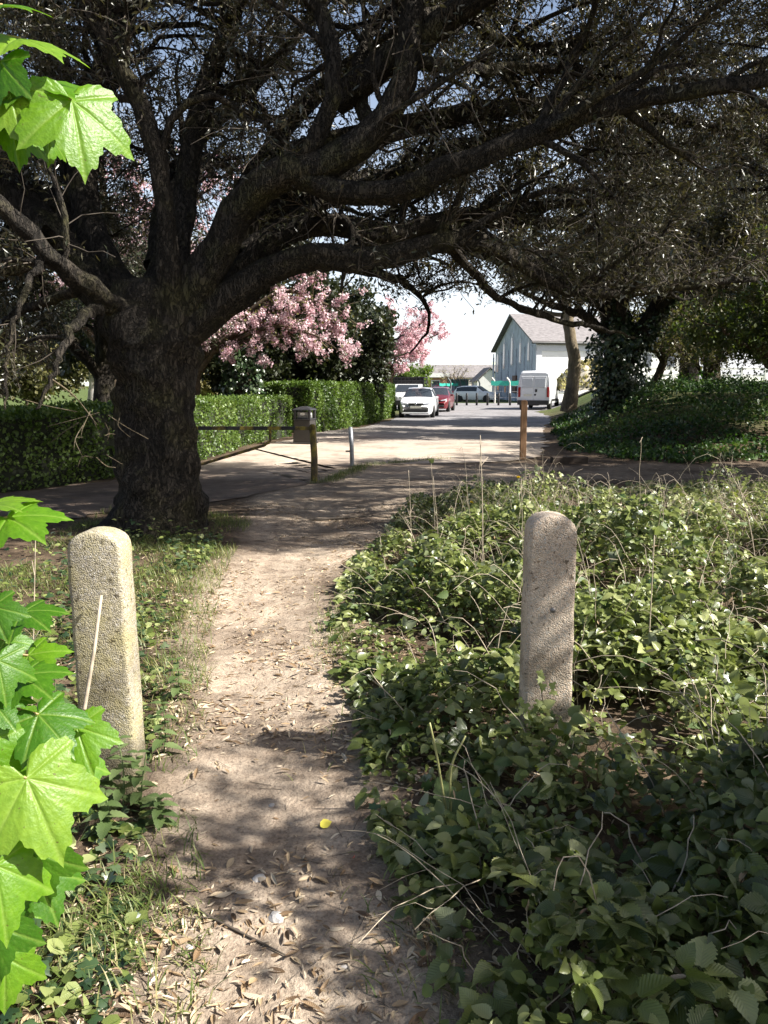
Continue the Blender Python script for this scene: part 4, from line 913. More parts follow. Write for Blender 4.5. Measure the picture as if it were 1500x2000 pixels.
def van():
    x = float(at(1041, 800, 51.5)[0]); r = thing('parked_van', gnd(x, 51.5), 'white panel van seen from behind, parked by the slim tree', 'van', None, R_(-19))
    prof = [(0, .42), (.02, .5), (0, 1.2), (.16, 2.35), (.30, 2.44), (3.6, 2.5), (4.1, 2.3), (4.65, 1.45), (5.4, 1.2), (5.6, .9), (5.6, .42)]
    prs = [(y, z) for y, z in prof]; A = Acc(); rows = []
    for y, z in prs:
        pass
    # body as a loft across the width, sides leaning in above the waist
    top = [(0.0, .45, 1.0), (0.0, 1.25, 1.0), (.15, 2.3, .86), (.32, 2.42, .84), (3.5, 2.48, .84), (4.05, 2.3, .83), (4.7, 1.45, .93), (5.45, 1.15, .9), (5.6, .8, .85), (5.6, .42, .85)]
    V = []; 
    ys = np.array([0, .15, .32, 1.2, 2.6, 3.5, 4.05, 4.7, 5.45, 5.6])
    zt = np.interp(ys, [0, .15, .32, 3.5, 4.05, 4.7, 5.45, 5.6], [2.30, 2.40, 2.46, 2.52, 2.34, 1.48, 1.18, .9])
    secs = []
    for y, z in zip(ys, zt):
        hw = 1.0 if y < 4.5 else np.interp(y, [4.5, 5.6], [1.0, .84]); z1 = min(1.15, z - .1); rf = np.interp(z, [1.0, 2.4], [.95, .84])
        yo = 0
        sec = [(hw * .98, .42), (hw, .6), (hw, z1), (hw * (rf + .06), z1 + (z - z1) * .72), (hw * rf, z - .06), (hw * rf * .88, z), (0, z + .02)]
        secs.append([(a, y + (0.10 * max(0, (c - 1.15)) / 1.25 if y < .1 else 0), c) for a, c in sec])
    Rw = np.array(secs); full = np.concatenate([Rw, Rw[:, ::-1][:, 1:] * [-1, 1, 1]], 1); m = full.shape[1]
    F = [(i * m + j, i * m + j + 1, (i + 1) * m + j + 1, (i + 1) * m + j) for i in range(len(ys) - 1) for j in range(m - 1)] + [tuple(range(m)), tuple((len(ys) - 1) * m + j for j in range(m - 1, -1, -1))]
    A.faces(full.reshape(-1, 3), F, 0, False); A.build('body', white, r, .03)
    tilt = .08
    def rear(x0, x1, z0, z1, th, nm, mt, bev=.02):
        B = Acc(); yy = lambda z: -.004 + .10 * max(0, z - 1.15) / 1.25
        V = [(x0, yy(z0) - th, z0), (x1, yy(z0) - th, z0), (x1, yy(z1) - th, z1), (x0, yy(z1) - th, z1), (x0, yy(z0) + .02, z0), (x1, yy(z0) + .02, z0), (x1, yy(z1) + .02, z1), (x0, yy(z1) + .02, z1)]
        B.faces(np.array(V), [(0, 1, 2, 3), (7, 6, 5, 4), (1, 0, 4, 5), (2, 1, 5, 6), (3, 2, 6, 7), (0, 3, 7, 4)]); return B.build(nm, mt, r, bev)
    vg = plain('tinted_panel', (.56, .58, .6), .15, 0, .05)
    for sx, xx in ((-1, (-.80, -.012)), (1, (.012, .80))):
        d = rear(xx[0], xx[1], .60, 2.12, .022, 'rear_door', white, .015)
        wx = (-.74, -.06) if sx < 0 else (.06, .74)
        rear(wx[0], wx[1], 1.40, 2.02, .034, 'rear_window', vg, .03)
        rear(*((-.97, -.83) if sx < 0 else (.83, .97)), .82, 1.45, .03, 'tail_light', redl, .02)
        B = Acc(); B.box((sx * 1.14, 4.35, 1.35), (.2, .12, .36)); B.build('mirror', trim, r, .03)
        for y in (1.05, 4.75): wheel(r, sx * .88, y, .34, .24, sx)
    rear(.10, .22, 1.14, 1.32, .04, 'door_handle', trim, .01)
    rear(-.62, -.10, .88, 1.02, .04, 'number_plate', plate_w, .0)
    rear(.05, .16, .92, 1.02, .03, 'lock_plate', trim, .0)
    B = Acc(); B.box((0, -.06, .48), (2.0, .2, .30)); B.build('rear_bumper', trim, r, .04)
    B = Acc(); B.box((0, .3, .34), (.6, .4, .12)); B.build('tow_bar', trim, r, .02)
    B = Acc()
    for sx in (-1, 1): B.box((sx * 1.006, 2.6, .62), (.012, 3.0, .14))
    B.build('side_rub_strip', trim, r)
van()

# ------------------------------------------------------------------ buildings
render_w = plain('white_render', (.80, .79, .77), .85, 0, .06, .8); shade_r = plain('shaded_gable_render', (.42, .46, .52), .9, 0, .28, 1.1); pil_m = plain('grey_pilaster', (.56, .57, .60), .9, 0, .08)  # blue-grey of the gable is its shade, put into the colour of a white hall
slate = plain('slate', (.19, .175, .175), .85, 0, .4, 3.0, .5); dark_w = plain('window_glass', (.07, .08, .10), .15, 0, .2); brown = plain('brown_door', (.12, .06, .04), .7)
def hall():
    CX, CY = 13.35, 72.0; LX, LY = 12.75, 93.5; EZ, RZ = 5.35, 8.4; FX, FY = 29.2, 76.0
    r = thing('white_hall', (CX, CY, 0), 'pale hall with a shade-tinted gable of tall arched windows and a slate roof', 'building')
    A_ = np.array([0, 0.]); B_ = np.array([LX - CX, LY - CY]); C_ = np.array([FX - CX, FY - CY]); D_ = B_ + C_; MA = (A_ + B_) / 2; MB = (C_ + D_) / 2
    W = Acc()
    V = [(*A_, -.3), (*C_, -.3), (*C_, EZ), (*A_, EZ)]; W.faces(np.array(V, float), [(0, 1, 2, 3)])
    V = [(*C_, -.3), (*D_, -.3), (*D_, EZ), (*MB, RZ), (*C_, EZ)]; W.faces(np.array(V, float), [(0, 1, 2, 3, 4)])
    V = [(*D_, -.3), (*B_, -.3), (*B_, EZ), (*D_, EZ)]; W.faces(np.array(V, float), [(0, 1, 2, 3)]); W.build('long_wall', render_w, r)
    G = Acc(); V = [(*B_, -.3), (*A_, -.3), (*A_, EZ), (*MA, RZ), (*B_, EZ)]; G.faces(np.array(V, float), [(0, 1, 2, 3, 4)]); G.build('gable_wall', shade_r, r)
    uL = unit(B_); nL = np.array([-uL[1], uL[0]]); Lg = np.linalg.norm(B_); uF = unit(C_); nF = np.array([uF[1], -uF[0]])
    if nL[0] > 0: nL = -nL
    ov = .5; Rf = Acc(); a = A_ - uF * ov - uL * ov; b = B_ - uF * ov + uL * ov; c = C_ + uF * ov - uL * ov; d = D_ + uF * ov + uL * ov; m0 = MA - uF * ov; m1 = MB + uF * ov; ez = EZ - .12
    V = []
    for dz in (0, .16): V += [(*a, ez + dz), (*c, ez + dz), (*m1, RZ + dz + .06), (*m0, RZ + dz + .06), (*b, ez + dz), (*d, ez + dz)]
    Rf.faces(np.array(V, float), [(6, 7, 8, 9), (9, 8, 11, 10), (3, 2, 1, 0), (4, 5, 2, 3), (0, 1, 7, 6), (5, 4, 10, 11), (3, 0, 6, 9), (4, 3, 9, 10), (1, 2, 8, 7), (2, 5, 11, 8)]); Rf.build('roof', slate, r)
    gt = Acc(); p0 = a + np.array([0, -.06]); gt.tubes(np.array([(*(a - uL * .06), ez - .02), (*(c - uL * .06), ez - .02)]), np.array([.09, .09]), 8); gt.build('gutter', trim, r)
    def onwall(o, u, n, t0, t1, z0, z1, th, nm, mt, arch=False, par=None, off=0.0):
        B = Acc(); pr = [(t0, z0), (t1, z0), (t1, z1)]
        if arch: pr += [((t0 + t1) / 2 + (t1 - t0) / 2 * math.cos(q), z1 + (t1 - t0) * .9 * math.sin(q)) for q in np.linspace(0, math.pi, 8)[1:-1]]
        pr += [(t0, z1)]; k = len(pr)
        V = [(*(o + u * t + n * (th + off)), z) for t, z in pr] + [(*(o + u * t + n * (off - .02)), z) for t, z in pr]
        B.faces(np.array(V, float), [tuple(range(k)), tuple(range(2 * k - 1, k - 1, -1))] + [((i + 1) % k, i, k + i, k + (i + 1) % k) for i in range(k)]); return B.build(nm, mt, par or r)
    def tg(px):                                    # distance along the gable wall seen at photo column px
        s = (px - 750) / FPX
        return (CX - s * CY * 1.0) / (s * uL[1] - uL[0]) 
    for px, w_, z0, z1 in ((969, 1.7, 2.9, 4.1), (981, 1.5, 3.2, 5.2), (996, 1.4, 3.5, 5.6), (1012, 1.2, 3.6, 5.0), (1028, 1.1, 3.7, 4.9)):
        t = tg(px); f = onwall(A_, uL, nL, t - w_ / 2, t + w_ / 2, z0, z1, .05, 'arched_window', pil_m, True); onwall(A_, uL, nL, t - w_ * .32, t + w_ * .32, z0 + .12, z1 - .05, .03, 'pane', dark_w, True, f, .05)
    for px, w_, z0, z1 in ((971, 1.5, .9, 1.9), (985, 1.3, .7, 1.6)):
        t = tg(px); f = onwall(A_, uL, nL, t - w_ / 2, t + w_ / 2, z0, z1, .05, 'small_window', pil_m); onwall(A_, uL, nL, t - w_ * .35, t + w_ * .35, z0 + .1, z1 - .1, .03, 'pane', dark_w, False, f, .05)
    for px in (961, 976, 989, 1004, 1020, 1034): t = tg(px); onwall(A_, uL, nL, t - .25, t + .25, -.2, 5.1, .10, 'buttress', shade_r)
    t = tg(1003); onwall(A_, uL, nL, t - 1.0, t + .9, .8, 2.5, .16, 'door', brown)
    for t in (.02, 3.35, 6.45, 7.3): onwall(A_, uF, nF, t, t + .5, -.2, 4.9, .10, 'pilaster', pil_m)
    onwall(A_, uF, nF, .02, 16, 4.55, 5.05, .12, 'eaves_band', pil_m)
    for t0, z0, z1 in ((6.65, 3.4, 4.4), (10.6, 3.2, 4.4), (13.0, 3.2, 4.4), (2.4, .9, 1.9), (4.4, 1.6, 2.6)):
        f = onwall(A_, uF, nF, t0, t0 + .9, z0, z1, .06, 'window', pil_m); onwall(A_, uF, nF, t0 + .08, t0 + .82, z0 + .08, z1 - .08, .03, 'pane', dark_w, False, f, .06)
hall()
def house(name, label, x0, x1, y, dp, ez, rz, wall, roof, ridge='x', wins=(), fascia=None):
    r = thing(name, (x0, y, 0), label, 'building', 'low buildings beyond the car park'); w_ = x1 - x0; A = Acc()
    if ridge == 'x':
        A.faces(np.array([(0, 0, -.3), (w_, 0, -.3), (w_, dp, -.3), (0, dp, -.3), (0, 0, ez), (w_, 0, ez), (w_, dp, ez), (0, dp, ez), (0, dp / 2, rz), (w_, dp / 2, rz)]), [(0, 1, 5, 4), (2, 3, 7, 6), (1, 2, 6, 9, 5), (3, 0, 4, 8, 7)])
    else:
        A.faces(np.array([(0, 0, -.3), (w_, 0, -.3), (w_, dp, -.3), (0, dp, -.3), (0, 0, ez), (w_, 0, ez), (w_, dp, ez), (0, dp, ez), (w_ / 2, 0, rz), (w_ / 2, dp, rz)]), [(0, 1, 5, 8, 4), (2, 3, 7, 9, 6), (1, 2, 6, 5), (3, 0, 4, 7)])
    A.build('wall', wall, r); A = Acc(); o = .25
    if ridge == 'x':
        for s in (0, 1):
            yy = -o if s == 0 else dp + o; V = [(-o, yy, ez - .05), (w_ + o, yy, ez - .05), (w_ + o, dp / 2, rz + .1), (-o, dp / 2, rz + .1)]
            V += [(a, b, c + .12) for a, b, c in V]; A.faces(np.array(V), [(0, 1, 2, 3), (7, 6, 5, 4), (0, 4, 5, 1), (1, 5, 6, 2), (3, 2, 6, 7), (0, 3, 7, 4)])
    else:
        for s in (0, 1):
            xx = -o if s == 0 else w_ + o; V = [(xx, -o, ez - .05), (xx, dp + o, ez - .05), (w_ / 2, dp + o, rz + .1), (w_ / 2, -o, rz + .1)]
            V += [(a, b, c + .12) for a, b, c in V]; A.faces(np.array(V), [(0, 1, 2, 3), (7, 6, 5, 4), (0, 4, 5, 1), (1, 5, 6, 2), (3, 2, 6, 7), (0, 3, 7, 4)])
    A.build('roof', roof, r)
    for a, b, c, d in wins:
        A = Acc(); A.box((a, -.03, c), (b, .1, d)); f = A.build('window', render_w, r); A = Acc(); A.box((a, -.09, c), (b - .16, .03, d - .16)); A.build('pane', dark_w, f)
    if fascia is not None:
        A = Acc(); A.box((w_ / 2, -.31, ez - .02), (w_ + .6, .14, .55)); A.build('fascia', fascia, r)
brick = plain('orange_brick', (.40, .22, .14), .9, 0, .2, 14)
house('brick_building', 'low orange brick building with a white fascia behind the parked cars', 2.2, 8.7, 112, 8, 2.9, 4.2, brick, slate, 'x', ((1.0, 1.1, 1.7, 1.0), (3.0, 1.3, 1.7, 1.0), (4.9, 1.2, 1.7, 1.0)), render_w)
house('small_house', 'low building with a grey roof left of the pale hall', 9.6, 17, 118, 8, 2.6, 4.3, render_w, slate, 'x', ((1.5, 1.0, 1.5, .9),))
house('white_outbuilding', 'small white gabled outbuilding beside the hall', 11.9, 15.2, 104, 7, 2.0, 3.6, render_w, slate, 'y')
r = thing('green_shed', (8.2, 90, 0), 'dark green metal shed behind the fence', 'shed'); gm = plain('green_sheet', (.05, .13, .10), .6)
A = Acc()
for i in range(14): A.box((-.9 + i * .14, 0, 1.05), (.1, 2.6, 2.1)); A.box((-.83 + i * .14, 0, 1.05), (.05, 2.55, 2.1))
A.build('wall', gm, r); A = Acc(); A.box((.02, 0, 2.17), (2.2, 2.9, .1)); A.build('roof', plain('dark_sheet', (.10, .16, .15), .6), r)

# fence with cranked posts and a green strip
fr = thing('cranked_fence', (0, 70.5, 0), 'wire fence on cranked concrete posts with a green strip along it', 'fence')
conc = plain('fence_concrete', (.55, .52, .47), .9); conc_d = plain('fence_post_dark', (.10, .105, .11), .8); gnet = plain('green_netting', (.03, .36, .27), .6, 0, .15)
posts = [(880, 78, 1), (889, 80, 1), (899, 82, 1), (911, 84, 1), (923, 86, 0), (936, 88, 0), (966, 70.5, 0), (995, 70.3, 0), (1124, 70.2, 1)]
for px, Y, dk in posts:
    x = float(at(px, 790, Y)[0]); A = Acc(); y = Y - 70.5
    A.tubes(np.array([(x, y, -.2), (x, y, 1.75), (x - .12, y - .05, 2.0), (x - .3, y - .1, 2.2)]), np.full(4, .085), 4); A.build('fence_post', conc_d if dk else conc, fr, .01)
def strip(a, b, z0, z1, nm, mt):
    A = Acc(); x0, y0 = a; x1, y1 = b; n = 16; t = np.linspace(0, 1, n); xs = x0 + (x1 - x0) * t; ys = y0 + (y1 - y0) * t - 70.5; sg = -.05 * np.sin(t * math.pi * 3) ** 2
    V = np.array([(x, y + d, z + s) for x, y, s in zip(xs, ys, sg) for d in (0, .03) for z in (z0, z1)]); F = []
    for i in range(n - 1):
        q = 4 * i; F += [(q, q + 4, q + 5, q + 1), (q + 3, q + 7, q + 6, q + 2), (q + 1, q + 5, q + 7, q + 3), (q + 2, q + 6, q + 4, q)]
    A.faces(V, F + [(0, 1, 3, 2), (4 * n - 4, 4 * n - 2, 4 * n - 1, 4 * n - 3)]); A.build(nm, mt, fr)
strip((float(at(958, 790, 70.5)[0]), 70.4), (float(at(1012, 790, 70.2)[0]), 70.2), 1.55, 1.95, 'green_strip', gnet)
strip((float(at(1124, 790, 70.2)[0]), 70.1), (float(at(1172, 790, 70)[0]), 70), 2.0, 2.35, 'green_strip', gnet)
strip((float(at(858, 790, 77)[0]), 77), (float(at(894, 790, 80)[0]), 80), 1.5, 1.75, 'green_strip', gnet)
A = Acc()
for z in (.5, 1.0, 1.5): A.tubes(np.array([(5.5, 6.5, z), (9.5, 15, z)]), np.full(2, .012), 3); A.tubes(np.array([(9.0, -.1, z), (18, -.3, z)]), np.full(2, .012), 3)
A.build('wire', plain('fence_wire', (.35, .35, .36), .5, .6), fr)

# black bollards across the end of the car park
first = None
pos_lab = ['leftmost black bollard, in front of the red car', 'black bollard in front of the back wheel of the white car', 'black bollard in front of the front wheel of the white car', 'black bollard at the nose of the distant white car', 'black bollard left of the pale fence post by the gable', 'black bollard nearest the white van']
for i, px in enumerate((892, 911.5, 931, 952, 973.5, 996)):
    x, y = float(at(px, 790, 63)[0]), 63.0
    if first is None:
        first = thing('street_bollard', (x, y, 0), pos_lab[i], 'bollard', 'black bollards across the car park end')
        A = Acc(); A.lathe([(.085, -.1), (.085, .9), (.07, .95), (.0, .97)], n=12); A.build('shaft', trim, first)
        A = Acc(); A.lathe([(.09, .0), (.09, .04), (.075, .05)], (0, 0, .78), 12); A.build('collar', plain('bollard_band', (.12, .12, .12), .4), first)
    else:
        c = copy_tree(first); c.location = (x, y, 0); c['label'] = pos_lab[i]
x = float(at(1121, 780, 42)[0]); A = Acc(); A.tubes(np.array([(0, 0, -.2), (0, 0, 1.2), (0, 0, 2.6)]), np.full(3, .06), 8); A.lathe([(.06, 2.6), (.07, 2.63), (0, 2.66)], n=8)
o = A.build('black_pole', trim); o.location = gnd(x, 42); tag(o, 'plain black pole standing just right of the slim tree trunk', 'pole')
# heap of dry grass and rubble beyond the slim tree
A = Acc(); n = 15; V = []
for i in range(n):
    for j in range(n):
        a, b = (i / (n - 1)) * 2 - 1, (j / (n - 1)) * 2 - 1; h = max(0, 1 - a * a) * max(0, 1 - b * b); V.append((a * 2.6, b * 2.2, 2.0 * h ** .7 * (1 + .18 * math.sin(7 * a + 3 * b)) + .08 * random.uniform(-1, 1)))
A.faces(np.array(V), [(i * n + j, (i + 1) * n + j, (i + 1) * n + j + 1, i * n + j + 1) for i in range(n - 1) for j in range(n - 1)], 1, True)
m = 2500; a = rng.uniform(-1, 1, (m, 2)); hz = 2.0 * (np.maximum(0, 1 - a[:, 0] ** 2) * np.maximum(0, 1 - a[:, 1] ** 2)) ** .7
A.leaves(T_QUAD, np.stack([a[:, 0] * 2.6, a[:, 1] * 2.2, hz], 1), rdir(m) + [0, 0, 1.2], rdir(m), rng.uniform(.12, .3, m), 0)
o = A.build('dry_heap', [M['straw'], plain('rubble', (.40, .36, .29), .95, 0, .3, 5)]); o.location = gnd(float(at(1158, 780, 56)[0]), 56); tag(o, 'pale heap of rubble and dry grass behind the slim tree', 'heap')
# white rail fence right of the ivy tree
r = thing('rail_fence', gnd(float(at(1262, 760, 44)[0]), 44), 'white rail fence behind the bank, right of the ivy clad tree', 'fence'); wpt = plain('weathered_white', (.66, .66, .64), .8, 0, .12)
for i in range(7):
    A = Acc(); A.box((i * 1.3, i * .05, .55), (.1, .1, 1.3)); A.build('rail_post', wpt, r)
A = Acc()
for z in (.35, .75, 1.1): A.box((3.9, .21, z), (8.0, .04, .11), 0, .038)
A.build('rail', wpt, r)
# bare grey bush against the far roofs
bg_tree('leafless twiggy shrub in front of the distant grey roof', 8.6, 100, .5, .12, 14, 2.2, 3.6, M['bark_mid'], M['straw'], 90, 500, 300, (.1, .16), name='bare_shrub', group=None)
bg_tree('yellow green shrub beyond the end of the tall hedge', 1.6, 56, .4, .1, 10, 1.5, 2.4, M['bark_mid'], M['spring'], 60, 400, 6000, (.14, .24), name='shrub', group=None)

# ------------------------------------------------------------------ ground flora
def bram_top(x, y):
    """height of the bramble canopy"""
    cx = np.interp(y, PATH_PTS[:, 1], PATH_PTS[:, 0]); hw = np.interp(y, PATH_PTS[:, 1], PATH_PTS[:, 2])
    e = x - (cx + hw) + .05 * wob(x, y, 3.0, 0) + .05
    h = (.13 + .24 * sstep(.3, 1.6, e) + .13 * wob(x, y, 1.9, 2) + .17 * wob(x, y, 4.6, 1)) * sstep(-.02, .35, e)
    h = h * (1 - sstep(10.2, 11.9, y + .4 * wob(x, y, 1.0, 3)))
    return np.where(e > 0, np.maximum(h, .07), 0)
def bramble():
    A = Acc()
    # trifoliate bramble leaves
    def scatter(n, ylo, yhi, xhi, T, size, mat, tri=True, loz=.25, pw=1.0):
        y = ylo + (yhi - ylo) * rng.random(n) ** pw; x = rng.uniform(-.4, 1, n) * 0 + rng.uniform(-1.0, xhi, n)
        keep = np.abs(x) < .56 * y + .5; x, y = x[keep], y[keep]
        h = bram_top(x, y); k = (h > .03) & (rng.random(len(x)) < np.clip(.60 + .65 * wob(x, y, 4.6, 1) + .45 * wob(x, y, 8.5, 0), .10, 1)); x, y, h = x[k], y[k], h[k]
        m = len(x); z = H(x, y) + h * (1 - (1 - loz) * rng.random(m) ** 1.6); pos = np.stack([x, y, z], 1)
        inside = ((np.abs(x - RBX) < .14) & (np.abs(y - RBY) < .11)); pos = pos[~inside]; m = len(pos)
        az = rng.uniform(0, 2 * np.pi, m); tilt = rng.normal(0, .3, m)
        ax = np.stack([np.cos(az), np.sin(az), tilt - .1], 1); nr = rng.normal(0, .58, (m, 3)); nr[:, 2] += .85; nr = unit(nr)
        s = rng.uniform(*size, m); tone = np.clip(.40 + .25 * wob(pos[:, 0], pos[:, 1], 2.2, 1) + rng.normal(0, .24, m), 0, 1)
        if not tri:
            A.leaves(T, pos, ax, nr, s, mat, tone); return
        a = unit(ax); sd = np.cross(a, nr)
        for q, sc in ((0, 1.0), (1.25, .82), (-1.25, .82)):
            d = a * math.cos(q) + sd * math.sin(q); A.leaves(T, pos + d * (.18 * s)[:, None], d, unit(nr + rng.normal(0, .15, (m, 3))), s * sc, mat, np.clip(tone + rng.normal(0, .06, m), 0, 1))
    scatter(8000, 1.0, 4.2, 2.9, T_BRAM, (.03, .085), 0)
    scatter(16000, 3.8, 7.5, 5.0, T_BRAM, (.03, .08), 0)
    scatter(3000, 2.2, 8.0, 4.5, T_NETTLE, (.05, .10), 3, False, .5)
    scatter(2600, 1.2, 9.0, 4.5, T_IVY, (.03, .07), 4, False, .2)
    scatter(2600, 1.2, 9.0, 4.5, T_DEAD, (.03, .07), 5, False, .02)
    scatter(16000, 7.0, 12.8, 8.0, T_BRAM_LO, (.04, .075), 0)
    scatter(16000, 1.2, 5.2, 1.6, T_ROUND, (.018, .04), 1, False, .1)
    scatter(16000, 4.0, 9.5, 2.6, T_ROUND, (.02, .045), 1, False, .1)
    scatter(700, .75, 2.4, 1.6, T_BRAM, (.045, .095), 0, True, .85)
    # canes
    n = 3000; y = 1.7 + 11 * rng.random(n) ** 1.2; x = rng.uniform(-.4, 6.5, n); k = (bram_top(x, y) > .12) & (np.abs(x) < .56 * y + .4); x, y = x[k], y[k]; n = len(x)
    az = rng.uniform(0, 6.28, n); L = rng.uniform(.15, .75, n); hh = bram_top(x, y) * rng.uniform(.8, 1.7, n)
    t = np.linspace(0, 1, 9)[None]; arch = np.sin(t * np.pi * rng.uniform(.42, .72, n)[:, None])
    P = np.stack([x[:, None] + np.cos(az)[:, None] * L[:, None] * t + .007 * rng.normal(0, 1, (n, 9)), y[:, None] + np.sin(az)[:, None] * L[:, None] * t + .007 * rng.normal(0, 1, (n, 9)), H(x, y)[:, None] + hh[:, None] * arch], -1)
    bad = ((np.abs(P[..., 0] - RBX) < .15) & (np.abs(P[..., 1] - RBY) < .12)).any(1); P = P[~bad]
    A.tubes(P, rng.uniform(.0012, .0032, len(P))[:, None] * np.linspace(1, .5, 9)[None], 4, 2, cap=False)
    tag(A.build('bramble_undergrowth', [M['bramble'], M['bramble_lite'], M['cane'], M['nettle'], M['ivy'], M['dead']]), 'sunlit brambles and low weeds filling the right of the path', 'brambles', kind='stuff')
bramble()

def ground_leaf_litter():
    n = 30000; y = 1.2 + 9.5 * rng.random(n) ** 1.25; cx = np.interp(y, PATH_PTS[:, 1], PATH_PTS[:, 0]); x = cx + rng.normal(0, 1, n) * (.55 + .06 * y)
    x = np.where(rng.random(n) < .35, cx + rng.uniform(-1.4, 1.2, n) * (.6 + .1 * y), x)
    d = .02 + .85 * wob(x, y, 2.3, 2) + .6 * wob(x, y, 6.5, 0) + .38 * (np.abs(x - cx) > .30) + .25 * sstep(3.0, 2.2, y)
    k = (rng.random(n) < np.clip(d * .75, .05, 1)) & (np.abs(x) < .5 * y + .3); x, y = x[k], y[k]; n = len(x)
    pos = np.stack([x, y, H(x, y) + rng.uniform(.003, .014, n)], 1)
    ax = np.stack([np.cos(q := rng.uniform(0, 6.28, n)), np.sin(q), rng.normal(0, .14, n)], 1); nr = rng.normal(0, .28, (n, 3)); nr[:, 2] += np.where(rng.random(n) < .75, 1, -1)
    A = Acc(); A.leaves(T_DEAD, pos, ax, nr, np.clip(.027 * np.exp(rng.normal(0, .45, n)), .008, .066), 0, np.clip(rng.normal(.55, .28, n), 0, 1), rng.uniform(.6, 1.45, n))
    # bits of twig
    m = 320; y = 1.4 + 8 * rng.random(m); cx = np.interp(y, PATH_PTS[:, 1], PATH_PTS[:, 0]); x = cx + rng.normal(0, .55, m); az = rng.uniform(0, 6.28, m); L = rng.uniform(.02, .12, m); t = np.linspace(-.5, .5, 4)[None]
    X = x[:, None] + np.cos(az)[:, None] * L[:, None] * t; Y = y[:, None] + np.sin(az)[:, None] * L[:, None] * t; P = np.stack([X, Y, H(X, Y) + .006 + .004 * rng.random((m, 4))], -1)
    A.tubes(P, np.full((m, 4), .0011), 4, 1, cap=False)
    tag(A.build('leaf_litter', [M['dead'], M['twig']]), 'tan and brown fallen leaves strewn over the path', 'fallen leaves', kind='stuff')
ground_leaf_litter()

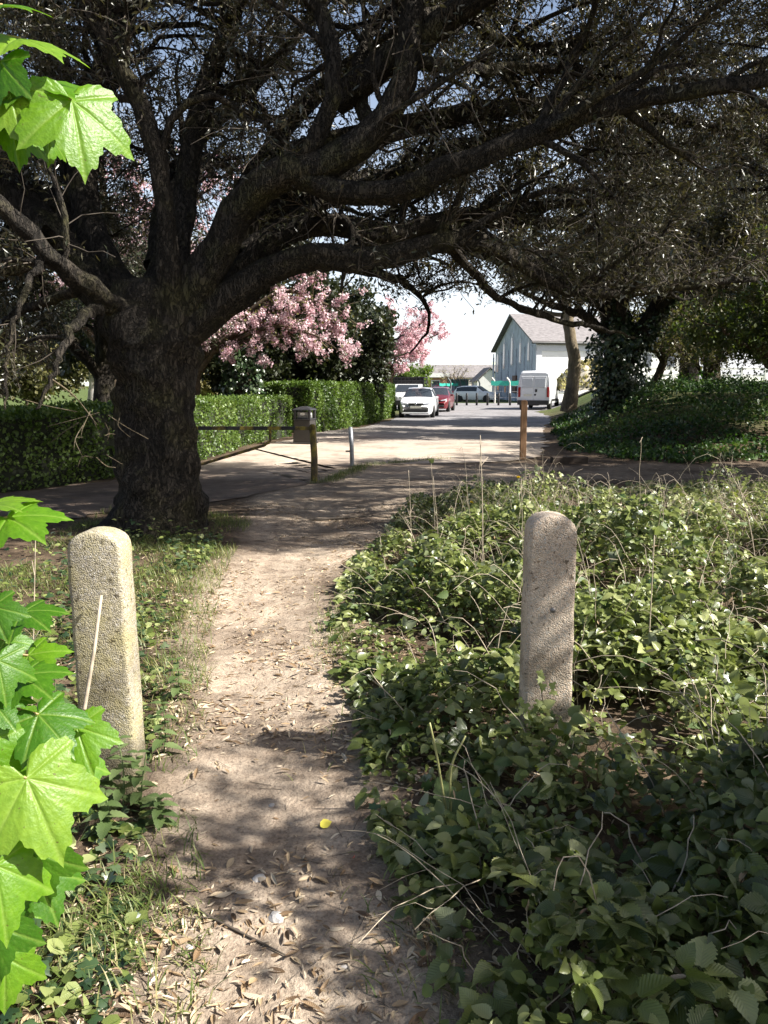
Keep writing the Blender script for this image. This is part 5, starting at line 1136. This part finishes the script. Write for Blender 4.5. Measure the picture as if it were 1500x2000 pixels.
def blades(A, x, y, h, mat=0, lean=.7):
    n = len(x); az = rng.uniform(0, 6.28, n); l = np.abs(rng.normal(0, lean, n)); ax = np.stack([np.cos(az) * l, np.sin(az) * l, np.ones(n)], 1); nr = np.stack([-np.cos(az), -np.sin(az), .2 * np.ones(n)], 1)
    A.leaves(T_BLADE, np.stack([x, y, H(x, y) - .005], 1), ax, nr, h, mat, np.clip(rng.normal(.45, .28, n), 0, 1), rng.uniform(.8, 1.7, n) * .09 / np.maximum(h, .03))
def grass():
    A = Acc()
    n = 52000; y = 1.2 + 12 * rng.random(n); cx = np.interp(y, PATH_PTS[:, 1], PATH_PTS[:, 0]); hw = np.interp(y, PATH_PTS[:, 1], PATH_PTS[:, 2])
    x = cx - hw - rng.uniform(-.12, 1.9, n); d = .35 + .75 * wob(x, y, 3.0, 3) + .45 * sstep(3.6, 5.5, y) * (x > cx - hw - 1.1)
    edge = (y - 9.2 < -(x + 3.0) * .9 + 1.4) | (y < 8.5)
    k = (rng.random(n) < d) & edge & (np.hypot(x - OAKX, y - OAKY) > .62) & (np.abs(x) < .5 * y + .4); x, y = x[k], y[k]
    blades(A, x, y, rng.uniform(.03, .105, len(x)) * (1 + .25 * (y > 4)))
    n = 13000; y = rng.uniform(1.2, 3.4, n); cx = np.interp(y, PATH_PTS[:, 1], PATH_PTS[:, 0]); hw = np.interp(y, PATH_PTS[:, 1], PATH_PTS[:, 2]); x = cx - hw - rng.uniform(-.08, 1.0, n)
    k = (rng.random(n) < .10 + 1.0 * wob(x, y, 5.5, 1) + .25 * wob(x, y, 2, 0)) & (np.abs(x) < .5 * y + .3); blades(A, x[k], y[k], rng.uniform(.03, .10, k.sum()))
    n = 2200; y = rng.uniform(13.0, 17.5, n); x = np.interp(y, [13, 13.4, 15.9, 17.5], [-1.3, -1.05, -.5, 1.2]) + np.abs(rng.normal(0, .16, n)); blades(A, x, y, rng.uniform(.06, .16, n))
    n = 3500; y = 1.5 + 5 * rng.random(n); cx = np.interp(y, PATH_PTS[:, 1], PATH_PTS[:, 0]); hw = np.interp(y, PATH_PTS[:, 1], PATH_PTS[:, 2]); x = cx + hw + rng.normal(0, .1, n); k = rng.random(n) < .4 + .5 * wob(x, y, 3, 1); blades(A, x[k], y[k], rng.uniform(.03, .1, k.sum()))
    n = 60; a = at(975, 1060, 6.2); blades(A, a[0] - .45 + rng.normal(0, .12, n), a[1] + rng.normal(0, .1, n), rng.uniform(.3, .55, n))
    tag(A.build('grass', [M['grass']]), 'rough grass along the left verge of the path', 'grass', kind='stuff')
    A = Acc()                                           # low weeds and ivy, left side
    n = 9000; y = 1.3 + 7 * rng.random(n) ** 1.5; cx = np.interp(y, PATH_PTS[:, 1], PATH_PTS[:, 0]); hw = np.interp(y, PATH_PTS[:, 1], PATH_PTS[:, 2]); x = cx - hw - .1 - np.abs(rng.normal(0, .75, n))
    k = (rng.random(n) < .5 + .6 * wob(x, y, 2.4, 1)) & (np.abs(x) < .5 * y + .5) & ~((np.abs(x - LBX) < .14) & (np.abs(y - LBY) < .12)); x, y = x[k], y[k]; n = len(x)
    hgt = .02 + .22 * rng.random(n) ** 2 * sstep(-.2, -1.2, x - np.interp(y, PATH_PTS[:, 1], PATH_PTS[:, 0]) + .3)
    az = rng.uniform(0, 6.28, n); nr = rng.normal(0, .35, (n, 3)); nr[:, 2] += 1; pos = np.stack([x, y, H(x, y) + hgt], 1); ax = np.stack([np.cos(az), np.sin(az), rng.normal(0, .25, n)], 1); h = n // 2
    A.leaves(T_IVY, pos[:h], ax[:h], nr[:h], rng.uniform(.03, .065, h), 0); A.leaves(T_ROUND, pos[h:], ax[h:], nr[h:], rng.uniform(.025, .06, n - h), 1)
    tag(A.build('ground_ivy', [M['ivy'], M['bramble_lite']]), 'ivy and small weeds creeping over the left verge', 'ground cover', kind='stuff')
    A = Acc()                                           # greenery on the bank
    n = 46000; y = 15.5 + 20 * rng.random(n) ** 1.3; x = 2.8 + rng.random(n) * (2 + .45 * y); mz = mound(x, y); k = (mz > .035 + .025 * wob(x, y, 2, 1)) & (x < .5 * y + 1); x, y, mz = x[k], y[k], mz[k]; n = len(x)
    hgt = (.08 + .36 * sstep(.1, .5, mz) * (.6 + .8 * wob(x, y, 1.9, 2))); pos = np.stack([x, y, H(x, y) + np.maximum(.02, hgt * rng.random(n) ** .6)], 1)
    nr = rng.normal(0, .5, (n, 3)); nr[:, 2] += 1; A.leaves(T_QUAD, pos, rdir(n) + [0, 0, .3], nr, rng.uniform(.06, .13, n), 0, np.clip(.42 + .25 * wob(x, y, 1.6, 0) + rng.normal(0, .2, n), 0, 1))
    tag(A.build('bank_undergrowth', [M['fern']]), 'deep green weeds covering the shaded bank', 'ground cover', kind='stuff')
grass()

# single plants, stalks and small things
def nettle(name, label, x, y, h, cat='plant', group='nettles round the left bollard'):
    r = thing(name, gnd(x, y), label, cat, group); A = Acc(); st = np.array([(0, 0, 0), (.01, .005, h * .5), (rng.normal(0, .02), rng.normal(0, .02), h)]); A.tubes(catmull(st, 4), np.linspace(.004, .002, 9), 5); A.build('stem', plain('nettle_stem', (.10, .14, .05), .6), r)
    B = Acc(); pos, ax, nr, sc = [], [], [], []
    for i in range(7):
        z = h * (.2 + .8 * i / 6); a0 = i * 1.57 + rng.normal(0, .2)
        for q in (0, math.pi):
            a = a0 + q; pos.append((0, 0, z)); ax.append((math.cos(a), math.sin(a), .25 - .35 * (1 - i / 6))); nr.append((-.2 * math.cos(a), -.2 * math.sin(a), 1)); sc.append(.085 * (1.1 - .55 * i / 6) * rng.uniform(.8, 1.15))
    B.leaves(T_NETTLE, np.array(pos), np.array(ax), np.array(nr), np.array(sc), 0, rng.random(len(pos))); B.build('foliage', M['nettle'], r); return r
for px, py, Y, h, lab in ((235, 1500, 2.85, .30, 'nettle in front of the left bollard, hiding its foot'), (205, 1560, 2.7, .17, 'short nettle left of the foot of the left bollard'), (318, 1430, 3.3, .24, 'nettle just right of the left bollard'), (345, 1330, 3.9, .22, 'nettle between the left bollard and the path, farther back'), (100, 1300, 3.5, .36, 'nettle behind the sycamore leaves, left of the left bollard'), (310, 1545, 2.75, .12, 'small nettle at the path edge below the left bollard'), (270, 1490, 2.86, .24, 'nettle overlapping the right foot of the left bollard'), (185, 1480, 2.84, .27, 'tall nettle overlapping the left foot of the left bollard')):
    q = at(px, py, Y); nettle('nettle', lab, float(q[0]), Y, h)
def stalk(label, px, base_py, top_py, Y, dx=0.0, r0=.0035, head=None):
    a = at(px, base_py, Y); b = at(px + dx, top_py, Y); x, y = float(a[0]), Y; z = float(H(x, y)); A = Acc()
    P = np.array([(0, 0, 0), ((b[0] - a[0]) * .4 + .006, .01, (b[2] - z) * .5), (b[0] - a[0], .0, b[2] - z)]); A.tubes(catmull(P, 5), np.linspace(r0, r0 * .6, 11), 5)
    if head == 'bud':
        A.leaves(T_ROUND, np.tile(P[-1], (4, 1)), np.array([(.5, 0, 1), (-.5, 0, 1), (.1, .4, 1), (0, -.4, 1.)]), rdir(4), np.full(4, .05), 1)
    else:
        for k in range(3):
            t = rng.uniform(.4, .95); p = P[0] * (1 - t) + P[2] * t; A.tubes(np.array([p, p + [rng.normal(0, .04), rng.normal(0, .03), .07]]), np.array([r0 * .5, r0 * .3]), 4)
    o = A.build('dry_stalk', [M['cane'], M['bramble_lite']]); o.location = (x, y, z); tag(o, label, 'stalk', 'dry stalks standing in the brambles')
for row in (('tall dry stalk reaching up beside the wooden post, thickest of its group', 942, 1150, 850, 6.4, -4, .006, None), ('dry stalk with a leaf bud at its tip', 850, 1060, 905, 7.6, -8, .004, 'bud'), ('thin dry stalk nearest the path', 803, 1090, 918, 6.8, -5, .0035, None), ('dry stalk between the budded one and the thickest one', 858, 1130, 930, 6.6, -12, .003, None),
            ('fine upright stalk just left of the right bollard top', 1020, 1180, 935, 5.6, -2, .0028, None), ('short budding stalk right of the right bollard', 1262, 1330, 1045, 3.9, 16, .004, 'bud'), ('pale leaning stalk at the far right edge of the brambles', 1480, 1120, 935, 6.6, -40, .005, None), ('slanting grey stalk near the right edge', 1500, 1090, 920, 7.2, -75, .0045, None), ('pale thin stalk behind the sycamore leaves on the left', 48, 1240, 1000, 3.6, 22, .004, None)):
    stalk(*row)
yf = plain('dandelion_yellow', (.75, .55, .02), .6, 0, .15)
for px, py, Y, lab in ((870, 1108, 5.6, 'yellow dandelion left of the right bollard'), (808, 1106, 5.7, 'yellow dandelion near the path edge'), (1012, 933, 7.4, 'small yellow dandelion above the right bollard'), (921, 982, 7.8, 'tiny yellow flower deep in the brambles')):
    q = at(px, py, Y); z = float(H(q[0], Y)); r = thing('dandelion', (q[0], Y, z), lab, 'flower', 'dandelions in the brambles'); h = float(q[2] - z); A = Acc(); A.tubes(np.array([(0, 0, 0), (.01, 0, h * .5), (0, 0, h)]), np.full(3, .003), 5); A.build('stem', M['nettle'], r)
    B = Acc(); m = 60; d = rdir(m); d[:, 2] = np.abs(d[:, 2]) * .5 + .1; d[:, 1] -= .3; B.leaves(T_QUAD, np.tile([0, 0, h], (m, 1)), d, rdir(m), rng.uniform(.015, .024, m), 0); B.build('flower_head', yf, r)
r = thing('dandelion_clock', gnd(float(at(880, 1590, 2.75)[0]), 2.75), 'two pale dandelion stems rising from a leafy rosette at the path edge', 'plant')
A = Acc()
for dx, h, b in ((-.05, .36, -.03), (.0, .31, .05)): A.tubes(catmull(np.array([(dx * .3, 0, 0), (dx, 0, h * .6), (dx + b, 0, h)]), 5), np.linspace(.005, .0035, 11), 6)
A.build('stem', plain('pale_stem', (.30, .30, .12), .5), r)
A = Acc(); m = 16; az = rng.uniform(0, 6.28, m); A.leaves(T_NETTLE, np.zeros((m, 3)) + [0, 0, .01], np.stack([np.cos(az), np.sin(az), rng.uniform(.2, .8, m)], 1), np.stack([-np.cos(az), -np.sin(az), np.ones(m)], 1), rng.uniform(.1, .18, m), 0, rng.random(m)); A.build('foliage', M['nettle'], r)
# ivy sprig climbing the right bollard
r = thing('ivy_sprig', gnd(RBX - .03, RBY - .09), 'ivy sprig climbing the front of the right bollard', 'plant'); A = Acc(); P = catmull(np.array([(-.02, -.01, 0), (-.04, -.012, .18), (.0, -.012, .3), (-.03, -.012, .42)]), 5); A.tubes(P, np.linspace(.003, .0015, len(P)), 4); A.build('stem', M['twig'], r)
A = Acc(); m = 32; t = rng.random(m) ** 1.3; A.leaves(T_IVY, np.stack([-.03 + rng.normal(0, .035, m), -.03 - .02 * rng.random(m), .02 + .42 * t], 1), np.stack([rng.normal(0, .6, m), rng.normal(-.3, .2, m), rng.normal(-.3, .5, m)], 1), np.stack([rng.normal(.1, .4, m), -np.ones(m), rng.normal(.4, .3, m)], 1), rng.uniform(.03, .05, m), 0, np.clip(rng.normal(.7, .2, m), 0, 1)); A.build('foliage', M['bramble_lite'], r)
# stones and scraps on the path
stone_m = plain('pale_stone', (.42, .40, .38), .9, 0, .2, 30, .3)
def stone(label, px, py, Y, s):
    q = at(px, py, Y); bm = bmesh.new(); bmesh.ops.create_icosphere(bm, subdivisions=2, radius=s)
    for v in bm.verts: v.co = Vector((v.co.x * 1.3, v.co.y, v.co.z * .6)) * random.uniform(.82, 1.12)
    me = bpy.data.meshes.new('stone'); bm.to_mesh(me); bm.free(); me.materials.append(stone_m); o = bpy.data.objects.new('stone', me); S.collection.objects.link(o); o.location = (q[0], Y, float(H(q[0], Y)) + s * .25); o.rotation_euler = (0, 0, random.uniform(0, 6)); tag(o, label, 'stone', 'small stones on the path')
stone('largest pale stone, lying at the end of the dark twig on the path', 540, 1798, 2.22, .022); stone('grey stone among the heaped leaves', 505, 1700, 2.42, .020); stone('tiny white stone at the left path edge', 370, 1868, 2.08, .010); stone('small white stone right of the path centre, low in view', 672, 1900, 2.02, .011); stone('little grey stone by the bollard shadow', 530, 1545, 2.9, .012)
A = Acc(); q = at(625, 1582, 2.72); A.leaves(T_ROUND, np.array([[q[0], 2.72, float(H(q[0], 2.72)) + .012]]), np.array([[.9, .3, .3]]), np.array([[-.3, -.5, .8]]), np.array([.045])); tag(A.build('yellow_leaf', plain('yellow_petal', (.70, .60, .08), .6)), 'single bright yellow leaf lying on the path', 'leaf')
A = Acc(); q = at(690, 1665, 2.5); A.leaves(T_DEAD, np.array([[q[0], 2.5, float(H(q[0], 2.5)) + .012]]), np.array([[.2, -.8, .4]]), np.array([[-.3, -.5, .8]]), np.array([.04]), wide=np.array([1.5])); tag(A.build('red_scrap', plain('red_litter', (.55, .06, .04), .5)), 'small red scrap lying among the leaves on the path', 'litter')
def twig(label, pts, r0):
    P = np.array([(a[0], a[1], float(H(a[0], a[1])) + .012) for a in [at(px, py, 2) for px, py in []] ] or [(x, y, float(H(x, y)) + .01) for x, y in pts]); A = Acc(); A.tubes(catmull(P, 5), np.linspace(r0, r0 * .4, (len(P) - 1) * 5 + 1), 6)
    for k in range(2):
        t = P[1] * (1 - k * .5) + P[-2] * k * .5; A.tubes(np.array([t, t + [rng.normal(0, .05), rng.normal(0, .05), .015]]), np.array([r0 * .5, r0 * .3]), 4)
    tag(A.build('fallen_twig', M['twig']), label, 'twig', 'twigs lying on the ground')
twig('long dark twig crossing the lower left of the path', [(-.62, 2.28), (-.52, 2.2), (-.38, 2.12), (-.28, 2.06)], .006)
twig('dark stick across the path beyond the bollards, under the oak', [(-.9, 9.6), (-.3, 9.75), (.25, 9.7), (.5, 9.8)], .018)
twig('pale broken stick at the bramble edge on the right', [(.22, 2.45), (.36, 2.5), (.52, 2.54), (.62, 2.58)], .006)
# bare twigs before the oak trunk
r = thing('dead_branch', (-3.1, 8.0, 0), 'bare pale twigs hanging in front of the low hedge, left of the oak trunk', 'branch'); A = Acc()
for i in range(16):
    a = at(rng.uniform(150, 235), rng.uniform(800, 900), 8.0); d = np.array([rng.normal(0, .25), rng.normal(0, .1), rng.normal(-.12, .12)]); P = np.array([a, a + d * .5 + rng.normal(0, .03, 3), a + d]) - [-3.1, 8.0, 0]; A.tubes(catmull(P, 3), np.linspace(.005, .0025, 7), 4)
a = at(100, 740, 7.7) - [-3.1, 8.0, 0]; b = at(190, 830, 8.0) - [-3.1, 8.0, 0]; A.tubes(catmull(np.array([a, a * .5 + b * .5 + [0, 0, .06], b]), 5), np.linspace(.01, .004, 11), 5)
A.build('twigs', M['bark_pale'], r)

# ------------------------------------------------------------------ sycamore leaves close on the left
def sycamore_leaf_mesh():
    na, nr_ = 150, 11; th = np.linspace(-math.pi, math.pi, na, endpoint=False)
    lobes = [(0, 1.0, .62), (.88, .94, .60), (-.88, .94, .60), (1.85, .66, .56), (-1.85, .66, .56)]
    r = np.full(na, .10)
    for a, L, wd in lobes:
        d = np.abs((th - a + math.pi) % (2 * math.pi) - math.pi) / wd; r = np.maximum(r, L * np.where(d < 1.6, 1 - .46 * d ** 1.0, 0))
    r = np.maximum(r, .50 * (np.abs(th) < 2.2)); r = r * (1 + .10 * np.abs(((th * 4.6 + .12 * np.sin(th * 3)) % 1) - .5) * 2 - .05 + .04 * np.abs(((th * 11.3) % 1) - .5)) ; r = r * np.where(np.abs(th) > 2.75, .45, 1)
    V = [(0, 0, 0)]; vein = [1.0]
    for k in range(1, nr_ + 1):
        f = k / nr_
        for i, t in enumerate(th):
            R = r[i] * f; x, y = R * math.sin(t), R * math.cos(t); vd = 9; along = 0; side = 0
            for a, L, wd in lobes:
                c = x * math.sin(a) + y * math.cos(a); s = x * math.cos(a) - y * math.sin(a)
                if c > 0 and abs(s) < vd: vd = abs(s); along = c; side = s
            main = math.exp(-(vd / .018) ** 2); sec = max(0, math.cos((along - vd * .9) * 46)) ** 10 * math.exp(-vd / .3) * (1 - main)
            v = min(1, main + .55 * sec); z = -.24 * R * R + .05 * math.sin(3 * t + 1) * f * f - .018 * v + .05 * min(vd, .2) * 1.2
            V.append((x, y, z)); vein.append(v)
    F = [(0, 1 + (i + 1) % na, 1 + i) for i in range(na)]
    for k in range(nr_ - 1):
        o = 1 + k * na; F += [(o + i, o + (i + 1) % na, o + na + (i + 1) % na, o + na + i) for i in range(na)]
    me = bpy.data.meshes.new('sycamore_leaf'); me.from_pydata(V, [], F); a = me.attributes.new('vein', 'FLOAT', 'POINT'); a.data.foreach_set('value', np.array(vein, np.float32))
    me.polygons.foreach_set('use_smooth', np.ones(len(F), bool)); me.update(); return me
def syc_mat():
    m, n, l, b = nodes('sycamore_leaf')
    a = n.new('ShaderNodeAttribute'); a.attribute_name = 'vein'; oi = n.new('ShaderNodeObjectInfo')
    r = ramp(n, [(0, (.045, .14, .006)), (.4, (.09, .22, .008)), (.75, (.13, .27, .012)), (1, (.20, .33, .03))]); l.new(oi.outputs['Random'], r.inputs['Fac'])
    t = noise(n, l, 6, 5, .6, coords(n, l)); tr_ = ramp(n, [(.35, (.8, .85, .8)), (.65, (1.12, 1.08, 1.1))]); l.new(t.outputs['Fac'], tr_.inputs['Fac'])
    c = mixc(n, l, 1.0, r.outputs['Color'], tr_.outputs['Color'], 'MULTIPLY'); mu = n.new('ShaderNodeMath'); mu.operation = 'MULTIPLY'; mu.inputs[1].default_value = .45; l.new(a.outputs['Fac'], mu.inputs[0])
    c = mixc(n, l, mu.outputs[0], c, (.28, .40, .08)); bs = ramp(n, [(.70, (0, 0, 0)), (.74, (.8, .8, .8))]); l.new(noise(n, l, 17, 2, .5, coords(n, l)).outputs['Fac'], bs.inputs['Fac']); c = mixc(n, l, bs.outputs['Color'], c, (.10, .09, .02)); l.new(c, b.inputs['Base Color']); b.inputs['Roughness'].default_value = .42
    bump(n, l, noise(n, l, 22, 3, .5, coords(n, l)).outputs['Fac'], b, .12, .02)
    tl_ = n.new('ShaderNodeBsdfTranslucent'); l.new(mixc(n, l, 1.0, c, (1.15, 1.25, .35), 'MULTIPLY'), tl_.inputs['Color']); mx = n.new('ShaderNodeMixShader'); mx.inputs['Fac'].default_value = .42
    l.new(b.outputs[0], mx.inputs[1]); l.new(tl_.outputs[0], mx.inputs[2]); l.new(mx.outputs[0], n['Material Output'].inputs['Surface']); return m
SYC = sycamore_leaf_mesh(); SYC.materials.append(syc_mat())
sr = thing('sycamore_sapling', gnd(-1.25, 1.25), 'young sycamore at the left edge with large bright lime green leaves', 'sapling')
sb = np.array(sr.location)
A = Acc(); A.tubes(catmull(np.array([(0, 0, 0), (.03, .02, .8), (-.02, .0, 1.6), (.05, .02, 2.4)]), 6), np.linspace(.022, .010, 19), 8); A.build('trunk', M['bark_mid'], sr)
stem_m = plain('sycamore_stalk', (.26, .19, .06), .5, 0, .35)
# petiole point px,py, distance, leaf length in px, direction of the middle lobe in the picture (deg, 0 = up, clockwise), pitch toward the viewer, roll
SL = [(52, 1520, 1.02, 175, 150, .55, .1), (-45, 1600, 1.07, 140, 205, .5, -.2), (-60, 1470, 1.05, 160, 170, .6, .2), (75, 1395, 1.12, 110, 120, .9, .3), (150, 1420, 1.16, 95, 150, 1.0, -.4), (20, 1400, 1.2, 120, 200, .9, .4), (120, 1480, 1.2, 110, 140, .7, .5),
      (60, 1660, 1.1, 120, 165, .4, -.5), (70, 1700, 1.14, 115, 150, .5, .4), (-10, 1690, .98, 150, 160, .7, .6), (-20, 1800, 1.0, 130, 170, .5, -.1), (10, 1750, 1.16, 110, 140, .9, .8), (40, 1320, 1.15, 95, 95, 1.15, .2), (55, 1280, 1.2, 85, 100, 1.2, -.3), (-5, 1290, 1.1, 85, 160, .6, .5),
      (15, 1010, 1.15, 110, 100, 1.15, .15), (-20, 985, 1.18, 90, 80, 1.1, .5), (45, 1195, 1.25, 85, 95, 1.2, .3), (-15, 1185, 1.2, 70, 150, .8, -.5), (10, 1250, 1.3, 60, 130, .9, .1),
      (140, 195, 1.12, 130, 165, .45, .25), (60, 160, 1.16, 120, 105, 1.15, .1), (40, 75, 1.12, 110, 110, 1.0, .5), (20, 180, 1.1, 100, 215, .8, .3), (0, 120, 1.08, 90, 190, .7, -.6), (20, 240, 1.14, 80, 160, .5, .8), (95, 265, 1.18, 50, 175, .3, 1.1), (5, 10, 1.1, 75, 100, 1.1, .2), (100, 190, 1.2, 90, 115, 1.25, -.2), (10, 1870, 1.05, 110, 175, .6, .3), (-25, 1360, 1.1, 90, 120, .9, .2)]
proto = None; nodes_ = [np.array([.0, .0, .7]), np.array([.02, 0, 1.1]), np.array([.0, .0, 1.75]), np.array([.0, .0, .45]), np.array([0, 0, 2.1])]
P_st = Acc()
for px, py, Y, Lp, ang, pit, roll in SL:
    p = at(px, py, Y) - sb; L = 1.04 * Lp * Y / FPX / .98; a = R_(ang)
    ax = Vector((math.sin(a), 0, math.cos(a))); ax = (ax * math.cos(pit * .55) + Vector((0, -1, 0)) * math.sin(pit * .55)).normalized()
    nn = (Vector((.35, -1, .75 + .5 * pit)) + Vector((math.sin(roll), 0, .2 * math.sin(roll * 2)))).normalized(); nn = (nn - ax * nn.dot(ax)).normalized(); xx = ax.cross(nn)
    o = bpy.data.objects.new('leaf', SYC); S.collection.objects.link(o); o.parent = sr
    mt = Matrix((xx, ax, nn)).transposed().to_4x4(); mt = Matrix.Translation(Vector(p)) @ mt @ Matrix.Diagonal((L * random.uniform(.92, 1.08), L, L, 1)); o.matrix_local = mt
    nd = min(nodes_, key=lambda q: abs(q[2] - p[2])); mid = p * .6 + nd * .4 + np.array([-.03, .02, .05]); q = np.array([nd, mid, p]); P_st.tubes(catmull(q, 5), np.linspace(.004, .0018, 11), 5)
for pts in ([(-80, 330, 1.2), (20, 252, 1.16), (75, 216, 1.14), (140, 196, 1.121)], [(-60, 1575, 1.1), (5, 1552, 1.06), (52, 1521, 1.022)], [(-60, 1430, 1.2), (20, 1404, 1.18), (75, 1397, 1.14), (150, 1421, 1.162)], [(-60, 1040, 1.2), (-10, 1020, 1.17), (15, 1011, 1.152)], [(-60, 1720, 1.16), (0, 1700, 1.15), (70, 1701, 1.142)], [(-40, 60, 1.14), (0, 72, 1.13), (40, 76, 1.121)]):
    q = catmull([at(*p) - sb for p in pts], 6); P_st.tubes(q, np.linspace(.0032, .0016, len(q)), 6)
P_st.build('stalks', stem_m, sr)

# shrubs out of the frame on the right: they throw the shade over the near brambles and the foot of the path
def shade_shrub(label, x, y, h0, reach, rise, n, size, zlo):
    bg_tree(label, x, y, h0, .07, 9, reach, rise, M['bark_mid'], M['spring'], 70, 500, n, size, zlo=zlo, name='hazel_shrub', group='hazels out of view on the right', L2=(.25, .6))
shade_shrub('hazel just out of view to the right of the camera', 3.3, 1.2, 1.3, 1.0, 1.6, 7500, (.07, .12), 1.35)
shade_shrub('thin tall hazel out of view, dappling the near path', 4.5, 1.5, 3.0, 0.9, 2.2, 700, (.06, .10), 3.3)
